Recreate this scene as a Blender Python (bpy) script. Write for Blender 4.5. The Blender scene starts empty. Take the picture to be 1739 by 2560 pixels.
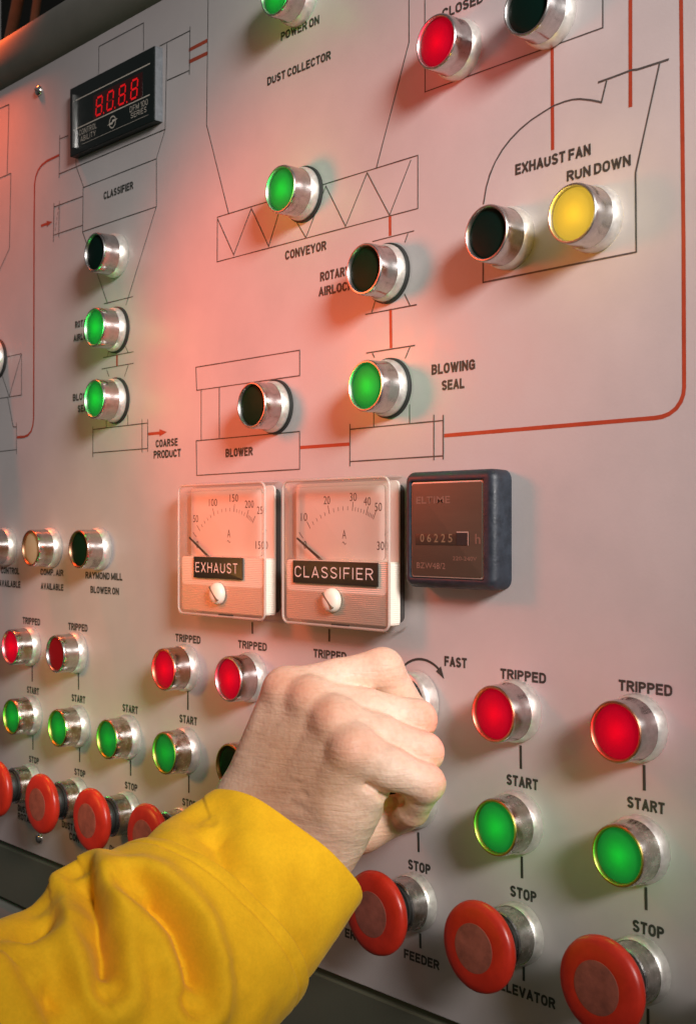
import bpy, bmesh, math, random
import numpy as np
from mathutils import Vector, Matrix, noise

# ------------------------------------------------------------------ camera, world, lights, exposure
C = bpy.context.scene.collection
SC = bpy.context.scene
ZC = 1.25                                  # height of the panel's middle above the floor (m)


def V(x, h, z):
    """panel millimetres (right, out of the panel, up) -> world metres"""
    return Vector((x / 1000.0, -h / 1000.0, ZC + z / 1000.0))


PHI = math.radians(47.7)
cam_d = bpy.data.cameras.new('camera')
cam = bpy.data.objects.new('camera', cam_d)
C.objects.link(cam)
cam.location = V(499.26, 454.28, 0)
cam.rotation_euler = (math.radians(90), 0, PHI)
cam_d.sensor_fit = 'HORIZONTAL'
cam_d.sensor_width = 24.0
cam_d.lens = 24.0 * 3096.0 / 1739.0
cam_d.shift_y = 39.5 / 1739.0
cam_d.clip_start = 0.02
cam_d.clip_end = 60.0
cam_d.dof.use_dof = True
cam_d.dof.focus_distance = 0.64
cam_d.dof.aperture_fstop = 30.0
SC.camera = cam

W = bpy.data.worlds.new('World')
SC.world = W
W.use_nodes = True
wn = W.node_tree.nodes
wl = W.node_tree.links
for n in list(wn):
    wn.remove(n)
wo = wn.new('ShaderNodeOutputWorld')
wb = wn.new('ShaderNodeBackground')
wtc = wn.new('ShaderNodeTexCoord')
wsx = wn.new('ShaderNodeSeparateXYZ')
wmr = wn.new('ShaderNodeMapRange')
wmr.inputs[1].default_value = -0.8
wmr.inputs[2].default_value = 0.9
wcr = wn.new('ShaderNodeValToRGB')
wcr.color_ramp.elements[0].color = (0.085, 0.066, 0.05, 1)
wcr.color_ramp.elements[1].color = (0.62, 0.58, 0.56, 1)
wcr.color_ramp.elements[1].position = 0.85
wl.new(wtc.outputs['Generated'], wsx.inputs[0])
wl.new(wsx.outputs['Z'], wmr.inputs[0])
wl.new(wmr.outputs[0], wcr.inputs[0])
wl.new(wcr.outputs[0], wb.inputs[0])
wb.inputs[1].default_value = 0.215
wl.new(wb.outputs[0], wo.inputs[0])


def aim(o, target):
    d = (target - o.location).normalized()
    o.rotation_euler = d.to_track_quat('-Z', 'Y').to_euler()


def area(name, pos, target, size, power, color):
    d = bpy.data.lights.new(name, 'AREA')
    d.shape = 'DISK'
    d.size = size
    d.energy = power
    d.color = color
    o = bpy.data.objects.new(name, d)
    C.objects.link(o)
    o.location = pos
    aim(o, target)
    return o


def spot(name, pos, target, angle, blend, power, color, radius=0.02):
    d = bpy.data.lights.new(name, 'SPOT')
    d.spot_size = math.radians(angle)
    d.spot_blend = blend
    d.energy = power
    d.color = color
    d.shadow_soft_size = radius
    o = bpy.data.objects.new(name, d)
    C.objects.link(o)
    o.location = pos
    aim(o, target)
    return o


spot('key_lamp', V(1350, 560, 560), V(20, 0, 100), 33, 1.0, 164.0, (1.0, 0.945, 0.915), 0.19)
spot('orange_gel_lamp', V(-203, 240, 135), V(-46, 0, 95), 78, 0.5, 3.7, (1.0, 0.10, 0.03), 0.05)
spot('amber_gel_lamp', V(-340, 380, -20), V(-215, 0, -90), 64, 1.0, 2.6, (1.0, 0.42, 0.08), 0.03)
spot('orange_edge_lamp', V(-492, 62, 540), V(-447, 5, 370), 52, 1.0, 15.0, (1.0, 0.11, 0.018), 0.03)
spot('orange_room_lamp', V(-600, -110, 790), V(-730, -190, 560), 60, 1.0, 1.6, (1.0, 0.20, 0.05), 0.05)  # unseen fill added behind the cabinet to light the pipes

SC.view_settings.view_transform = 'Standard'
SC.view_settings.look = 'None'
SC.view_settings.exposure = 0.0
SC.view_settings.gamma = 1.0
SC.view_settings.use_curve_mapping = False
SC.render.engine = 'CYCLES'
SC.cycles.use_denoising = True
SC.cycles.max_bounces = 8
SC.cycles.transparent_max_bounces = 16
SC.cycles.sample_clamp_indirect = 4.0


# ------------------------------------------------------------------ materials
def new_mat(name):
    m = bpy.data.materials.new(name)
    m.use_nodes = True
    b = m.node_tree.nodes['Principled BSDF']
    return m, m.node_tree.nodes, m.node_tree.links, b


def mat(name, col, rough=0.5, metal=0.0, var=0.0, vscale=60.0, bump=0.0, bscale=400.0, rvar=0.0,
        emit=None, estr=0.0, spec=0.5, coat=0.0, stretch=(1, 1, 1)):
    """noise-varied principled surface; scales are per metre"""
    m, N, L, b = new_mat(name)
    b.inputs['Roughness'].default_value = rough
    b.inputs['Metallic'].default_value = metal
    b.inputs['Specular IOR Level'].default_value = spec
    b.inputs['Coat Weight'].default_value = coat
    b.inputs['Base Color'].default_value = (*col, 1)
    if emit:
        b.inputs['Emission Color'].default_value = (*emit, 1)
        b.inputs['Emission Strength'].default_value = estr
    if var or rvar or bump:
        tc = N.new('ShaderNodeTexCoord')
        mp = N.new('ShaderNodeMapping')
        mp.inputs['Scale'].default_value = stretch
        L.new(tc.outputs['Object'], mp.inputs[0])
        oi = N.new('ShaderNodeObjectInfo')
        L.new(oi.outputs['Random'], mp.inputs['Location'])
    if var or rvar:
        n = N.new('ShaderNodeTexNoise')
        n.inputs['Scale'].default_value = vscale
        n.inputs['Detail'].default_value = 6
        n.inputs['Roughness'].default_value = 0.65
        L.new(mp.outputs[0], n.inputs['Vector'])
        if var:
            r = N.new('ShaderNodeMapRange')
            r.inputs[1].default_value = 0.3
            r.inputs[2].default_value = 0.7
            r.inputs[3].default_value = 1 - var
            r.inputs[4].default_value = 1 + var
            L.new(n.outputs[0], r.inputs[0])
            x = N.new('ShaderNodeVectorMath')
            x.operation = 'SCALE'
            x.inputs[0].default_value = col
            L.new(r.outputs[0], x.inputs['Scale'])
            L.new(x.outputs[0], b.inputs['Base Color'])
        if rvar:
            r2 = N.new('ShaderNodeMapRange')
            r2.inputs[1].default_value = 0.3
            r2.inputs[2].default_value = 0.7
            r2.inputs[3].default_value = max(0.02, rough - rvar)
            r2.inputs[4].default_value = min(1, rough + rvar)
            L.new(n.outputs[0], r2.inputs[0])
            L.new(r2.outputs[0], b.inputs['Roughness'])
    if bump:
        n2 = N.new('ShaderNodeTexNoise')
        n2.inputs['Scale'].default_value = bscale
        n2.inputs['Detail'].default_value = 4
        L.new(mp.outputs[0], n2.inputs['Vector'])
        bp = N.new('ShaderNodeBump')
        bp.inputs['Strength'].default_value = bump
        bp.inputs['Distance'].default_value = 0.0006
        L.new(n2.outputs[0], bp.inputs['Height'])
        L.new(bp.outputs[0], b.inputs['Normal'])
    return m


M_PANEL = mat('panel_paint', (0.464, 0.426, 0.424), 0.42, var=0.06, vscale=14, bump=0.07, bscale=800, rvar=0.10, spec=0.35)
M_TRIM = mat('frame_paint', (0.16, 0.155, 0.13), 0.5, var=0.12, vscale=25, bump=0.06, bscale=500)
M_LOW = mat('lower_panel_paint', (0.095, 0.098, 0.07), 0.5, var=0.06, vscale=14, bump=0.05, bscale=500)
M_RAIL = mat('rail_paint', (0.17, 0.17, 0.15), 0.45, var=0.06, vscale=14)
M_GAP = mat('gap_black', (0.012, 0.014, 0.013), 0.7, var=0.1)
M_INK = mat('legend_ink', (0.028, 0.032, 0.028), 0.6, var=0.25, vscale=300)
M_INKT = mat('outline_ink', (0.055, 0.055, 0.052), 0.6, var=0.35, vscale=250)
M_REDT = mat('red_tape', (0.33, 0.045, 0.018), 0.45, var=0.12, vscale=120)
M_WALL = mat('dark_room', (0.012, 0.016, 0.012), 0.8, var=0.3, vscale=8)
M_PIPE = mat('pipe_paint', (0.30, 0.16, 0.09), 0.6, var=0.2)

M_BODY = mat('bezel_metal', (0.56, 0.545, 0.535), 0.20, 1.0, var=0.13, vscale=420, rvar=0.07, bump=0.06, bscale=900)
M_FLANGE = mat('flange_metal', (0.70, 0.685, 0.64), 0.40, 0.70, var=0.13, vscale=320, rvar=0.10, bump=0.08, bscale=800)
M_RIM = mat('rim_chrome', (0.36, 0.35, 0.34), 0.38, 1.0, var=0.1, vscale=300)
M_RIM_YSPILL = mat('rim_brass', (0.34, 0.23, 0.07), 0.42, 1.0, var=0.2, vscale=300)  # yellowish lens spill painted into the rim metal
M_RIM_RSPILL = mat('rim_copper', (0.36, 0.19, 0.11), 0.42, 1.0, var=0.2, vscale=300)  # reddish lens spill painted into the rim metal
M_GASK = mat('gasket_rubber', (0.016, 0.017, 0.016), 0.55, var=0.2)
M_NECK = mat('neck_metal', (0.60, 0.58, 0.55), 0.22, 1.0, var=0.38, vscale=190, rvar=0.16, bump=0.15, bscale=700)


def lens_mat(name, base, emit, e, rough=0.5):
    return mat(name, base, rough, emit=emit, estr=e, spec=0.05, var=0.06, vscale=200)


M_GLENS = lens_mat('lens_green_lit', (0.007, 0.105, 0.020), (0.012, 0.20, 0.035), 0.40)
M_GDIM = lens_mat('lens_green_dim', (0.006, 0.072, 0.014), (0.010, 0.17, 0.03), 0.34)
M_RLENS = lens_mat('lens_red_lit', (0.10, 0.0007, 0.006), (0.45, 0.001, 0.016), 0.54)
M_RDIM = lens_mat('lens_red_dim', (0.12, 0.004, 0.005), (0.30, 0.004, 0.008), 0.28)
M_YLENS = lens_mat('lens_yellow_lit', (0.07, 0.05, 0.008), (0.72, 0.47, 0.05), 0.72)
M_GOFF = lens_mat('lens_green_off', (0.003, 0.019, 0.007), None, 0, 0.5)
M_KOFF = lens_mat('lens_black_off', (0.0015, 0.011, 0.008), None, 0, 0.5)
M_WOFF = lens_mat('lens_white_off', (0.47, 0.37, 0.24), None, 0, 0.5)

M_MUSH = mat('mushroom_red', (0.50, 0.024, 0.010), 0.36, var=0.16, vscale=90, rvar=0.08, bump=0.03, bscale=300)
M_DISC = mat('worn_disc', (0.27, 0.075, 0.050), 0.62, var=0.32, vscale=120, bump=0.12, bscale=700)
M_DPM = mat('meter_black', (0.004, 0.009, 0.0085), 0.36, var=0.1, vscale=80, spec=0.25)
M_DPMEDGE = mat('meter_edge_grey', (0.13, 0.14, 0.155), 0.5, var=0.25, vscale=260, bump=0.15)
M_DPWIN = mat('display_window', (0.014, 0.0015, 0.0015), 0.22, spec=0.3, emit=(0.05, 0.0, 0.0), estr=0.16)
M_SEG = mat('segment_lit', (0.25, 0.0, 0.0), 0.4, emit=(1.0, 0.0, 0.006), estr=0.50)
M_SEGOFF = mat('segment_off', (0.05, 0.002, 0.002), 0.4, emit=(0.12, 0.0, 0.001), estr=0.5)
M_PRINT = mat('pale_print', (0.52, 0.47, 0.40), 0.5, var=0.1)
M_FAINT = mat('faint_print', (0.20, 0.115, 0.085), 0.5, var=0.25, vscale=400)
M_STEEL = mat('screw_steel', (0.62, 0.62, 0.60), 0.16, 1.0, var=0.2, vscale=400)
M_DIAL = mat('dial_card', (0.66, 0.585, 0.53), 0.5, var=0.03, vscale=30)
M_DIALINK = mat('dial_ink', (0.09, 0.055, 0.045), 0.6)
M_NEEDLE = mat('needle_black', (0.015, 0.013, 0.012), 0.5)
M_MBASE = mat('meter_base', (0.030, 0.030, 0.030), 0.45, var=0.1)
M_TAPE = mat('embossed_tape', (0.010, 0.012, 0.010), 0.35, var=0.1, bump=0.05)
M_EMB = mat('embossed_letter', (0.72, 0.62, 0.58), 0.5, var=0.12, vscale=500)
M_IVORY = mat('ivory_screw', (0.80, 0.74, 0.62), 0.32, var=0.05, spec=0.5)
M_SLOT = mat('slot_shadow', (0.16, 0.11, 0.07), 0.6)
M_CTR = mat('counter_rubber', (0.016, 0.022, 0.032), 0.5, var=0.35, vscale=160, bump=0.25, bscale=500, rvar=0.15)
M_PLATE = mat('counter_plate', (0.078, 0.062, 0.043), 0.48, 0.3, var=0.10, vscale=120, stretch=(0.15, 1, 1.0), bump=0.04)
M_PLATEEDGE = mat('plate_edge', (0.50, 0.44, 0.38), 0.45, 0.4, var=0.1)
M_CWIN = mat('counter_window', (0.030, 0.024, 0.016), 0.4, var=0.2)
M_DIGIT = mat('counter_digit', (0.20, 0.145, 0.085), 0.5, var=0.1)


def clear_mat(name, tint, spec_rough, mixmin, mixmax):
    """thin clear acrylic: straight-through light plus surface reflection"""
    m, N, L, b = new_mat(name)
    N.remove(b)
    out = N['Material Output']
    tr = N.new('ShaderNodeBsdfTransparent')
    tr.inputs[0].default_value = (*tint, 1)
    gl = N.new('ShaderNodeBsdfPrincipled')
    gl.inputs['Base Color'].default_value = (0.75, 0.66, 0.60, 1)
    gl.inputs['Roughness'].default_value = spec_rough
    lw = N.new('ShaderNodeLayerWeight')
    lw.inputs[0].default_value = 0.22
    mr = N.new('ShaderNodeMapRange')
    mr.inputs[3].default_value = mixmin
    mr.inputs[4].default_value = mixmax
    L.new(lw.outputs['Fresnel'], mr.inputs[0])
    mx = N.new('ShaderNodeMixShader')
    L.new(mr.outputs[0], mx.inputs[0])
    L.new(tr.outputs[0], mx.inputs[1])
    L.new(gl.outputs[0], mx.inputs[2])
    L.new(mx.outputs[0], out.inputs[0])
    return m


M_CLEAR = clear_mat('clear_acrylic', (1.0, 0.99, 0.98), 0.05, 0.015, 0.5)
M_CLEARRIM = clear_mat('clear_acrylic_rim', (0.98, 0.96, 0.94), 0.12, 0.13, 0.6)


def ribbed_mat():
    m, N, L, b = new_mat('ribbed_acrylic')
    b.inputs['Base Color'].default_value = (0.82, 0.78, 0.69, 1)
    b.inputs['Roughness'].default_value = 0.26
    b.inputs['Specular IOR Level'].default_value = 0.6
    tc = N.new('ShaderNodeTexCoord')
    sx = N.new('ShaderNodeSeparateXYZ')
    L.new(tc.outputs['Object'], sx.inputs[0])
    mm = N.new('ShaderNodeMath')
    mm.operation = 'MULTIPLY'
    mm.inputs[1].default_value = 2 * math.pi / 0.00105
    L.new(sx.outputs['Z'], mm.inputs[0])
    sn = N.new('ShaderNodeMath')
    sn.operation = 'SINE'
    L.new(mm.outputs[0], sn.inputs[0])
    bp = N.new('ShaderNodeBump')
    bp.inputs['Strength'].default_value = 0.28
    bp.inputs['Distance'].default_value = 0.00035
    L.new(sn.outputs[0], bp.inputs['Height'])
    L.new(bp.outputs[0], b.inputs['Normal'])
    return m


M_RIB = ribbed_mat()
M_EDGE_GLINT = clear_mat('acrylic_edge', (0.98, 0.96, 0.95), 0.15, 0.42, 0.8)


def skin_mat():
    m, N, L, b = new_mat('skin')
    tc = N.new('ShaderNodeTexCoord')
    n1 = N.new('ShaderNodeTexNoise')
    n1.inputs['Scale'].default_value = 55
    n1.inputs['Detail'].default_value = 5
    L.new(tc.outputs['Object'], n1.inputs['Vector'])
    cr = N.new('ShaderNodeValToRGB')
    cr.color_ramp.elements[0].position = 0.3
    cr.color_ramp.elements[0].color = (0.72, 0.50, 0.365, 1)
    cr.color_ramp.elements[1].position = 0.72
    cr.color_ramp.elements[1].color = (0.83, 0.625, 0.485, 1)
    L.new(n1.outputs[0], cr.inputs[0])
    n3 = N.new('ShaderNodeTexNoise')           # faint mottling
    n3.inputs['Scale'].default_value = 320
    n3.inputs['Detail'].default_value = 3
    L.new(tc.outputs['Object'], n3.inputs['Vector'])
    mx = N.new('ShaderNodeMixRGB')
    mx.blend_type = 'MULTIPLY'
    mx.inputs[2].default_value = (0.84, 0.74, 0.70, 1)
    mr = N.new('ShaderNodeMapRange')
    mr.inputs[1].default_value = 0.45
    mr.inputs[2].default_value = 0.75
    mr.inputs[4].default_value = 0.5
    L.new(n3.outputs[0], mr.inputs[0])
    L.new(mr.outputs[0], mx.inputs[0])
    L.new(cr.outputs[0], mx.inputs[1])
    at = N.new('ShaderNodeAttribute')
    at.attribute_name = 'flush'
    mf = N.new('ShaderNodeMixRGB')
    mf.blend_type = 'MULTIPLY'
    mf.inputs[2].default_value = (0.97, 0.66, 0.58, 1)
    L.new(at.outputs['Fac'], mf.inputs[0])
    L.new(mx.outputs[0], mf.inputs[1])
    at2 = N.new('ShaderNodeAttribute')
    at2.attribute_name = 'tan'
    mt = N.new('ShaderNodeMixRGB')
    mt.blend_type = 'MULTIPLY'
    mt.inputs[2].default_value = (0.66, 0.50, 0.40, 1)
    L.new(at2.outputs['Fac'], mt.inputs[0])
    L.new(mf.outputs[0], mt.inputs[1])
    L.new(mt.outputs[0], b.inputs['Base Color'])
    b.inputs['Roughness'].default_value = 0.50
    b.inputs['Specular IOR Level'].default_value = 0.35
    b.inputs['Subsurface Weight'].default_value = 0.22
    b.inputs['Subsurface Radius'].default_value = (1.0, 0.35, 0.18)
    b.inputs['Subsurface Scale'].default_value = 0.004
    # creased fine skin texture
    vo = N.new('ShaderNodeTexVoronoi')
    vo.inputs['Scale'].default_value = 520
    L.new(tc.outputs['Object'], vo.inputs['Vector'])
    mp = N.new('ShaderNodeMapping')
    mp.inputs['Rotation'].default_value = (0.4, 0.3, 0.5)
    mp.inputs['Scale'].default_value = (60, 60, 420)
    L.new(tc.outputs['Object'], mp.inputs[0])
    n2 = N.new('ShaderNodeTexNoise')
    n2.inputs['Scale'].default_value = 1.0
    n2.inputs['Detail'].default_value = 5
    n2.inputs['Distortion'].default_value = 0.6
    L.new(mp.outputs[0], n2.inputs['Vector'])
    ad = N.new('ShaderNodeMath')
    ad.operation = 'MULTIPLY_ADD'
    ad.inputs[1].default_value = 0.25
    L.new(vo.outputs['Distance'], ad.inputs[0])
    L.new(n2.outputs[0], ad.inputs[2])
    bp = N.new('ShaderNodeBump')
    bp.inputs['Strength'].default_value = 0.55
    bp.inputs['Distance'].default_value = 0.0010
    L.new(ad.outputs[0], bp.inputs['Height'])
    L.new(bp.outputs[0], b.inputs['Normal'])
    return m


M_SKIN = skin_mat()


def cloth_mat():
    m, N, L, b = new_mat('yellow_cotton')
    tc = N.new('ShaderNodeTexCoord')
    n1 = N.new('ShaderNodeTexNoise')
    n1.inputs['Scale'].default_value = 45
    n1.inputs['Detail'].default_value = 8
    n1.inputs['Roughness'].default_value = 0.7
    L.new(tc.outputs['Object'], n1.inputs['Vector'])
    cr = N.new('ShaderNodeValToRGB')
    cr.color_ramp.elements[0].position = 0.3
    cr.color_ramp.elements[0].color = (0.73, 0.39, 0.010, 1)
    cr.color_ramp.elements[1].position = 0.7
    cr.color_ramp.elements[1].color = (0.87, 0.495, 0.014, 1)
    L.new(n1.outputs[0], cr.inputs[0])
    ng = N.new('ShaderNodeTexNoise')           # uneven dye in the yarns
    ng.inputs['Scale'].default_value = 620
    ng.inputs['Detail'].default_value = 4
    ng.inputs['Roughness'].default_value = 0.75
    L.new(tc.outputs['Object'], ng.inputs['Vector'])
    gr = N.new('ShaderNodeMapRange')
    gr.inputs[1].default_value = 0.32
    gr.inputs[2].default_value = 0.68
    gr.inputs[3].default_value = 0.93
    gr.inputs[4].default_value = 1.04
    L.new(ng.outputs[0], gr.inputs[0])
    gs = N.new('ShaderNodeVectorMath')
    gs.operation = 'SCALE'
    L.new(cr.outputs[0], gs.inputs[0])
    L.new(gr.outputs[0], gs.inputs['Scale'])
    L.new(gs.outputs[0], b.inputs['Base Color'])
    b.inputs['Roughness'].default_value = 0.85
    b.inputs['Specular IOR Level'].default_value = 0.15
    b.inputs['Sheen Weight'].default_value = 0.12
    b.inputs['Sheen Tint'].default_value = (1.0, 0.85, 0.4, 1)
    n2 = N.new('ShaderNodeTexNoise')           # woven grain
    n2.inputs['Scale'].default_value = 950
    n2.inputs['Detail'].default_value = 3
    L.new(tc.outputs['Object'], n2.inputs['Vector'])
    bp = N.new('ShaderNodeBump')
    bp.inputs['Strength'].default_value = 0.28
    bp.inputs['Distance'].default_value = 0.0004
    L.new(n2.outputs[0], bp.inputs['Height'])
    L.new(bp.outputs[0], b.inputs['Normal'])
    return m


M_CLOTH = cloth_mat()
M_HAIR = mat('hair_brown', (0.085, 0.042, 0.022), 0.6)


# ------------------------------------------------------------------ helpers
def tag(o, label, cat, group=None):
    o['label'] = label
    o['category'] = cat
    if group:
        o['group'] = group
    return o


def thing(name, label, cat, x=0, z=0, h=0, group=None):
    o = bpy.data.objects.new(name, None)
    o.empty_display_size = 0.01
    C.objects.link(o)
    o.location = V(x, h, z)
    return tag(o, label, cat, group)


def link(name, me, m, parent=None, smooth=None):
    if m is not None:
        me.materials.append(m)
    if smooth is not None:
        for p in me.polygons:
            p.use_smooth = True
        if smooth < 3:
            me.set_sharp_from_angle(angle=smooth)
    o = bpy.data.objects.new(name, me)
    C.objects.link(o)
    if parent is not None:
        o.parent = parent
    return o


def bm_obj(name, bm, m, parent=None, smooth=None):
    bmesh.ops.recalc_face_normals(bm, faces=bm.faces[:])
    me = bpy.data.meshes.new(name)
    bm.to_mesh(me)
    bm.free()
    return link(name, me, m, parent, smooth)


def L3(x, h, z):
    """local millimetres -> local metres"""
    return Vector((x / 1000.0, -h / 1000.0, z / 1000.0))


def lathe_mesh(name, prof, seg=56, wob=0.0, seed=0):
    """profile of (h, r) revolved round the axis that leaves the panel"""
    bm = bmesh.new()
    rng = random.Random(seed)
    rings = []
    for h, r in prof:
        if r < 1e-6:
            rings.append([bm.verts.new(L3(0, h, 0))])
        else:
            rings.append([bm.verts.new(L3((r + rng.uniform(-wob, wob)) * math.cos(2 * math.pi * i / seg), h,
                                          (r + rng.uniform(-wob, wob)) * math.sin(2 * math.pi * i / seg))) for i in range(seg)])
    for a, b in zip(rings, rings[1:]):
        if len(a) == 1 and len(b) == 1:
            continue
        for i in range(seg):
            j = (i + 1) % seg
            if len(a) == 1:
                bm.faces.new((a[0], b[i], b[j]))
            elif len(b) == 1:
                bm.faces.new((a[i], a[j], b[0]))
            else:
                bm.faces.new((a[i], a[j], b[j], b[i]))
    bmesh.ops.recalc_face_normals(bm, faces=bm.faces[:])
    me = bpy.data.meshes.new(name)
    bm.to_mesh(me)
    bm.free()
    return me


def rrect(x0, x1, z0, z1, r, n=6):
    pts = []
    for cx, cz, a0 in ((x1 - r, z1 - r, 0), (x0 + r, z1 - r, 90), (x0 + r, z0 + r, 180), (x1 - r, z0 + r, 270)):
        for i in range(n + 1):
            a = math.radians(a0 + 90 * i / n)
            pts.append((cx + r * math.cos(a), cz + r * math.sin(a)))
    return pts


def stack_mesh(bm, loops, cap0=True, cap1=True):
    """loops: list of (h, [(x, z)...]) with equal counts, skinned into a solid"""
    rings = [[bm.verts.new(L3(x, h, z)) for x, z in pts] for h, pts in loops]
    n = len(rings[0])
    for a, b in zip(rings, rings[1:]):
        for i in range(n):
            j = (i + 1) % n
            bm.faces.new((a[i], a[j], b[j], b[i]))
    if cap0:
        bm.faces.new(rings[0])
    if cap1:
        bm.faces.new(rings[-1])


def rbox(name, x0, x1, z0, z1, h0, h1, r, bev, m, parent, inset=0.0, smooth=math.radians(40)):
    """block with rounded corners and a rounded front edge"""
    bm = bmesh.new()
    loops = [(h0, rrect(x0 - inset, x1 + inset, z0 - inset, z1 + inset, r + inset))]
    k = 4
    for i in range(k + 1):
        a = math.pi / 2 * i / k
        d = bev * (1 - math.cos(a))
        loops.append((h1 - bev + bev * math.sin(a), rrect(x0 + d, x1 - d, z0 + d, z1 - d, max(0.2, r - d))))
    stack_mesh(bm, loops)
    return bm_obj(name, bm, m, parent, smooth)


def box(bm, x0, x1, z0, z1, h0, h1):
    stack_mesh(bm, [(h0, [(x0, z0), (x1, z0), (x1, z1), (x0, z1)]), (h1, [(x0, z0), (x1, z0), (x1, z1), (x0, z1)])])


LIFT = [0]


def strip(bm, pts, w, h, jitter=0.0, closed=False):
    """a printed or taped line: mitred flat ribbon lying h mm above the panel, a little uneven"""
    rng = random.Random(int(abs(pts[0][0] * 31 + pts[0][1] * 17)))
    P = []
    for a, b in zip(pts, pts[1:]):
        n = max(1, int(math.hypot(b[0] - a[0], b[1] - a[1]) / 12)) if jitter else 1
        for i in range(n):
            t = i / n
            P.append((a[0] + (b[0] - a[0]) * t, a[1] + (b[1] - a[1]) * t))
    P.append(pts[-1])
    P = [Vector(p) for p in P]
    P = [P[0]] + [b for a, b in zip(P, P[1:]) if (b - a).length > 1e-4]
    L, R = [], []
    for i, p in enumerate(P):
        d0 = (P[i] - P[i - 1]).normalized() if i else None
        d1 = (P[i + 1] - P[i]).normalized() if i < len(P) - 1 else None
        if d0 is None and closed:
            d0 = (P[-1] - P[-2]).normalized()
        if d1 is None and closed:
            d1 = (P[1] - P[0]).normalized()
        d = (d0 or d1) if (d0 is None or d1 is None) else (d0 + d1)
        if d.length < 0.2:
            d = d0
        d = d.normalized()
        nrm = Vector((-d.y, d.x))
        k = 1.0
        if d0 is not None and d1 is not None:
            k = 1.0 / max(0.45, abs(nrm.dot(Vector((-d0.y, d0.x)))))
        ww = w * 0.5 * (1 + rng.uniform(-jitter, jitter)) * k
        LIFT[0] = (LIFT[0] + 1) % 40
        L.append(bm.verts.new(L3(p.x + nrm.x * ww, h, p.y + nrm.y * ww)))
        R.append(bm.verts.new(L3(p.x - nrm.x * ww, h, p.y - nrm.y * ww)))
    for i in range(len(P) - 1):
        bm.faces.new((L[i], L[i + 1], R[i + 1], R[i]))


def text_bm(s, x, z, w, cap, h, bold=0.02, slant=0.0, thick=0.0, rot=0.0, space=1.03):
    """lettering of the given cap height (mm), squeezed to the given width (mm), baseline start at x, z"""
    cu = bpy.data.curves.new('lettering', 'FONT')
    cu.body = s
    cu.size = 1.0
    cu.offset = bold
    cu.resolution_u = 3
    cu.space_character = space
    if thick:
        cu.extrude = thick
    ob = bpy.data.objects.new('lettering', cu)
    C.objects.link(ob)
    dg = bpy.context.evaluated_depsgraph_get()
    dg.update()
    me = bpy.data.meshes.new_from_object(ob.evaluated_get(dg))
    bpy.data.objects.remove(ob)
    bpy.data.curves.remove(cu)
    bm = bmesh.new()
    bm.from_mesh(me)
    bpy.data.meshes.remove(me)
    bmesh.ops.remove_doubles(bm, verts=bm.verts[:], dist=1e-5)
    xs = [v.co.x for v in bm.verts]
    x0, x1 = min(xs), max(xs)
    zs = [v.co.y for v in bm.verts]
    z0 = min(zs)
    sx = w / (x1 - x0) if w else 1.0
    sz = cap * 1.03 / (max(zs) - z0)
    if not w:
        sx = sz * 0.72
    for v in bm.verts:
        px = (v.co.x - x0) * sx
        pz = (v.co.y - z0) * sz
        if rot:
            px, pz = px * math.cos(rot) - pz * math.sin(rot), px * math.sin(rot) + pz * math.cos(rot)
        v.co = L3(x + px + pz * slant, h + v.co.z, z + pz)
    return bm


def _arc(cx, cy, rx, ry, a0, a1, n=7):
    return [(cx + rx * math.cos(math.radians(a0 + (a1 - a0) * i / n)), cy + ry * math.sin(math.radians(a0 + (a1 - a0) * i / n))) for i in range(n + 1)]


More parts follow.
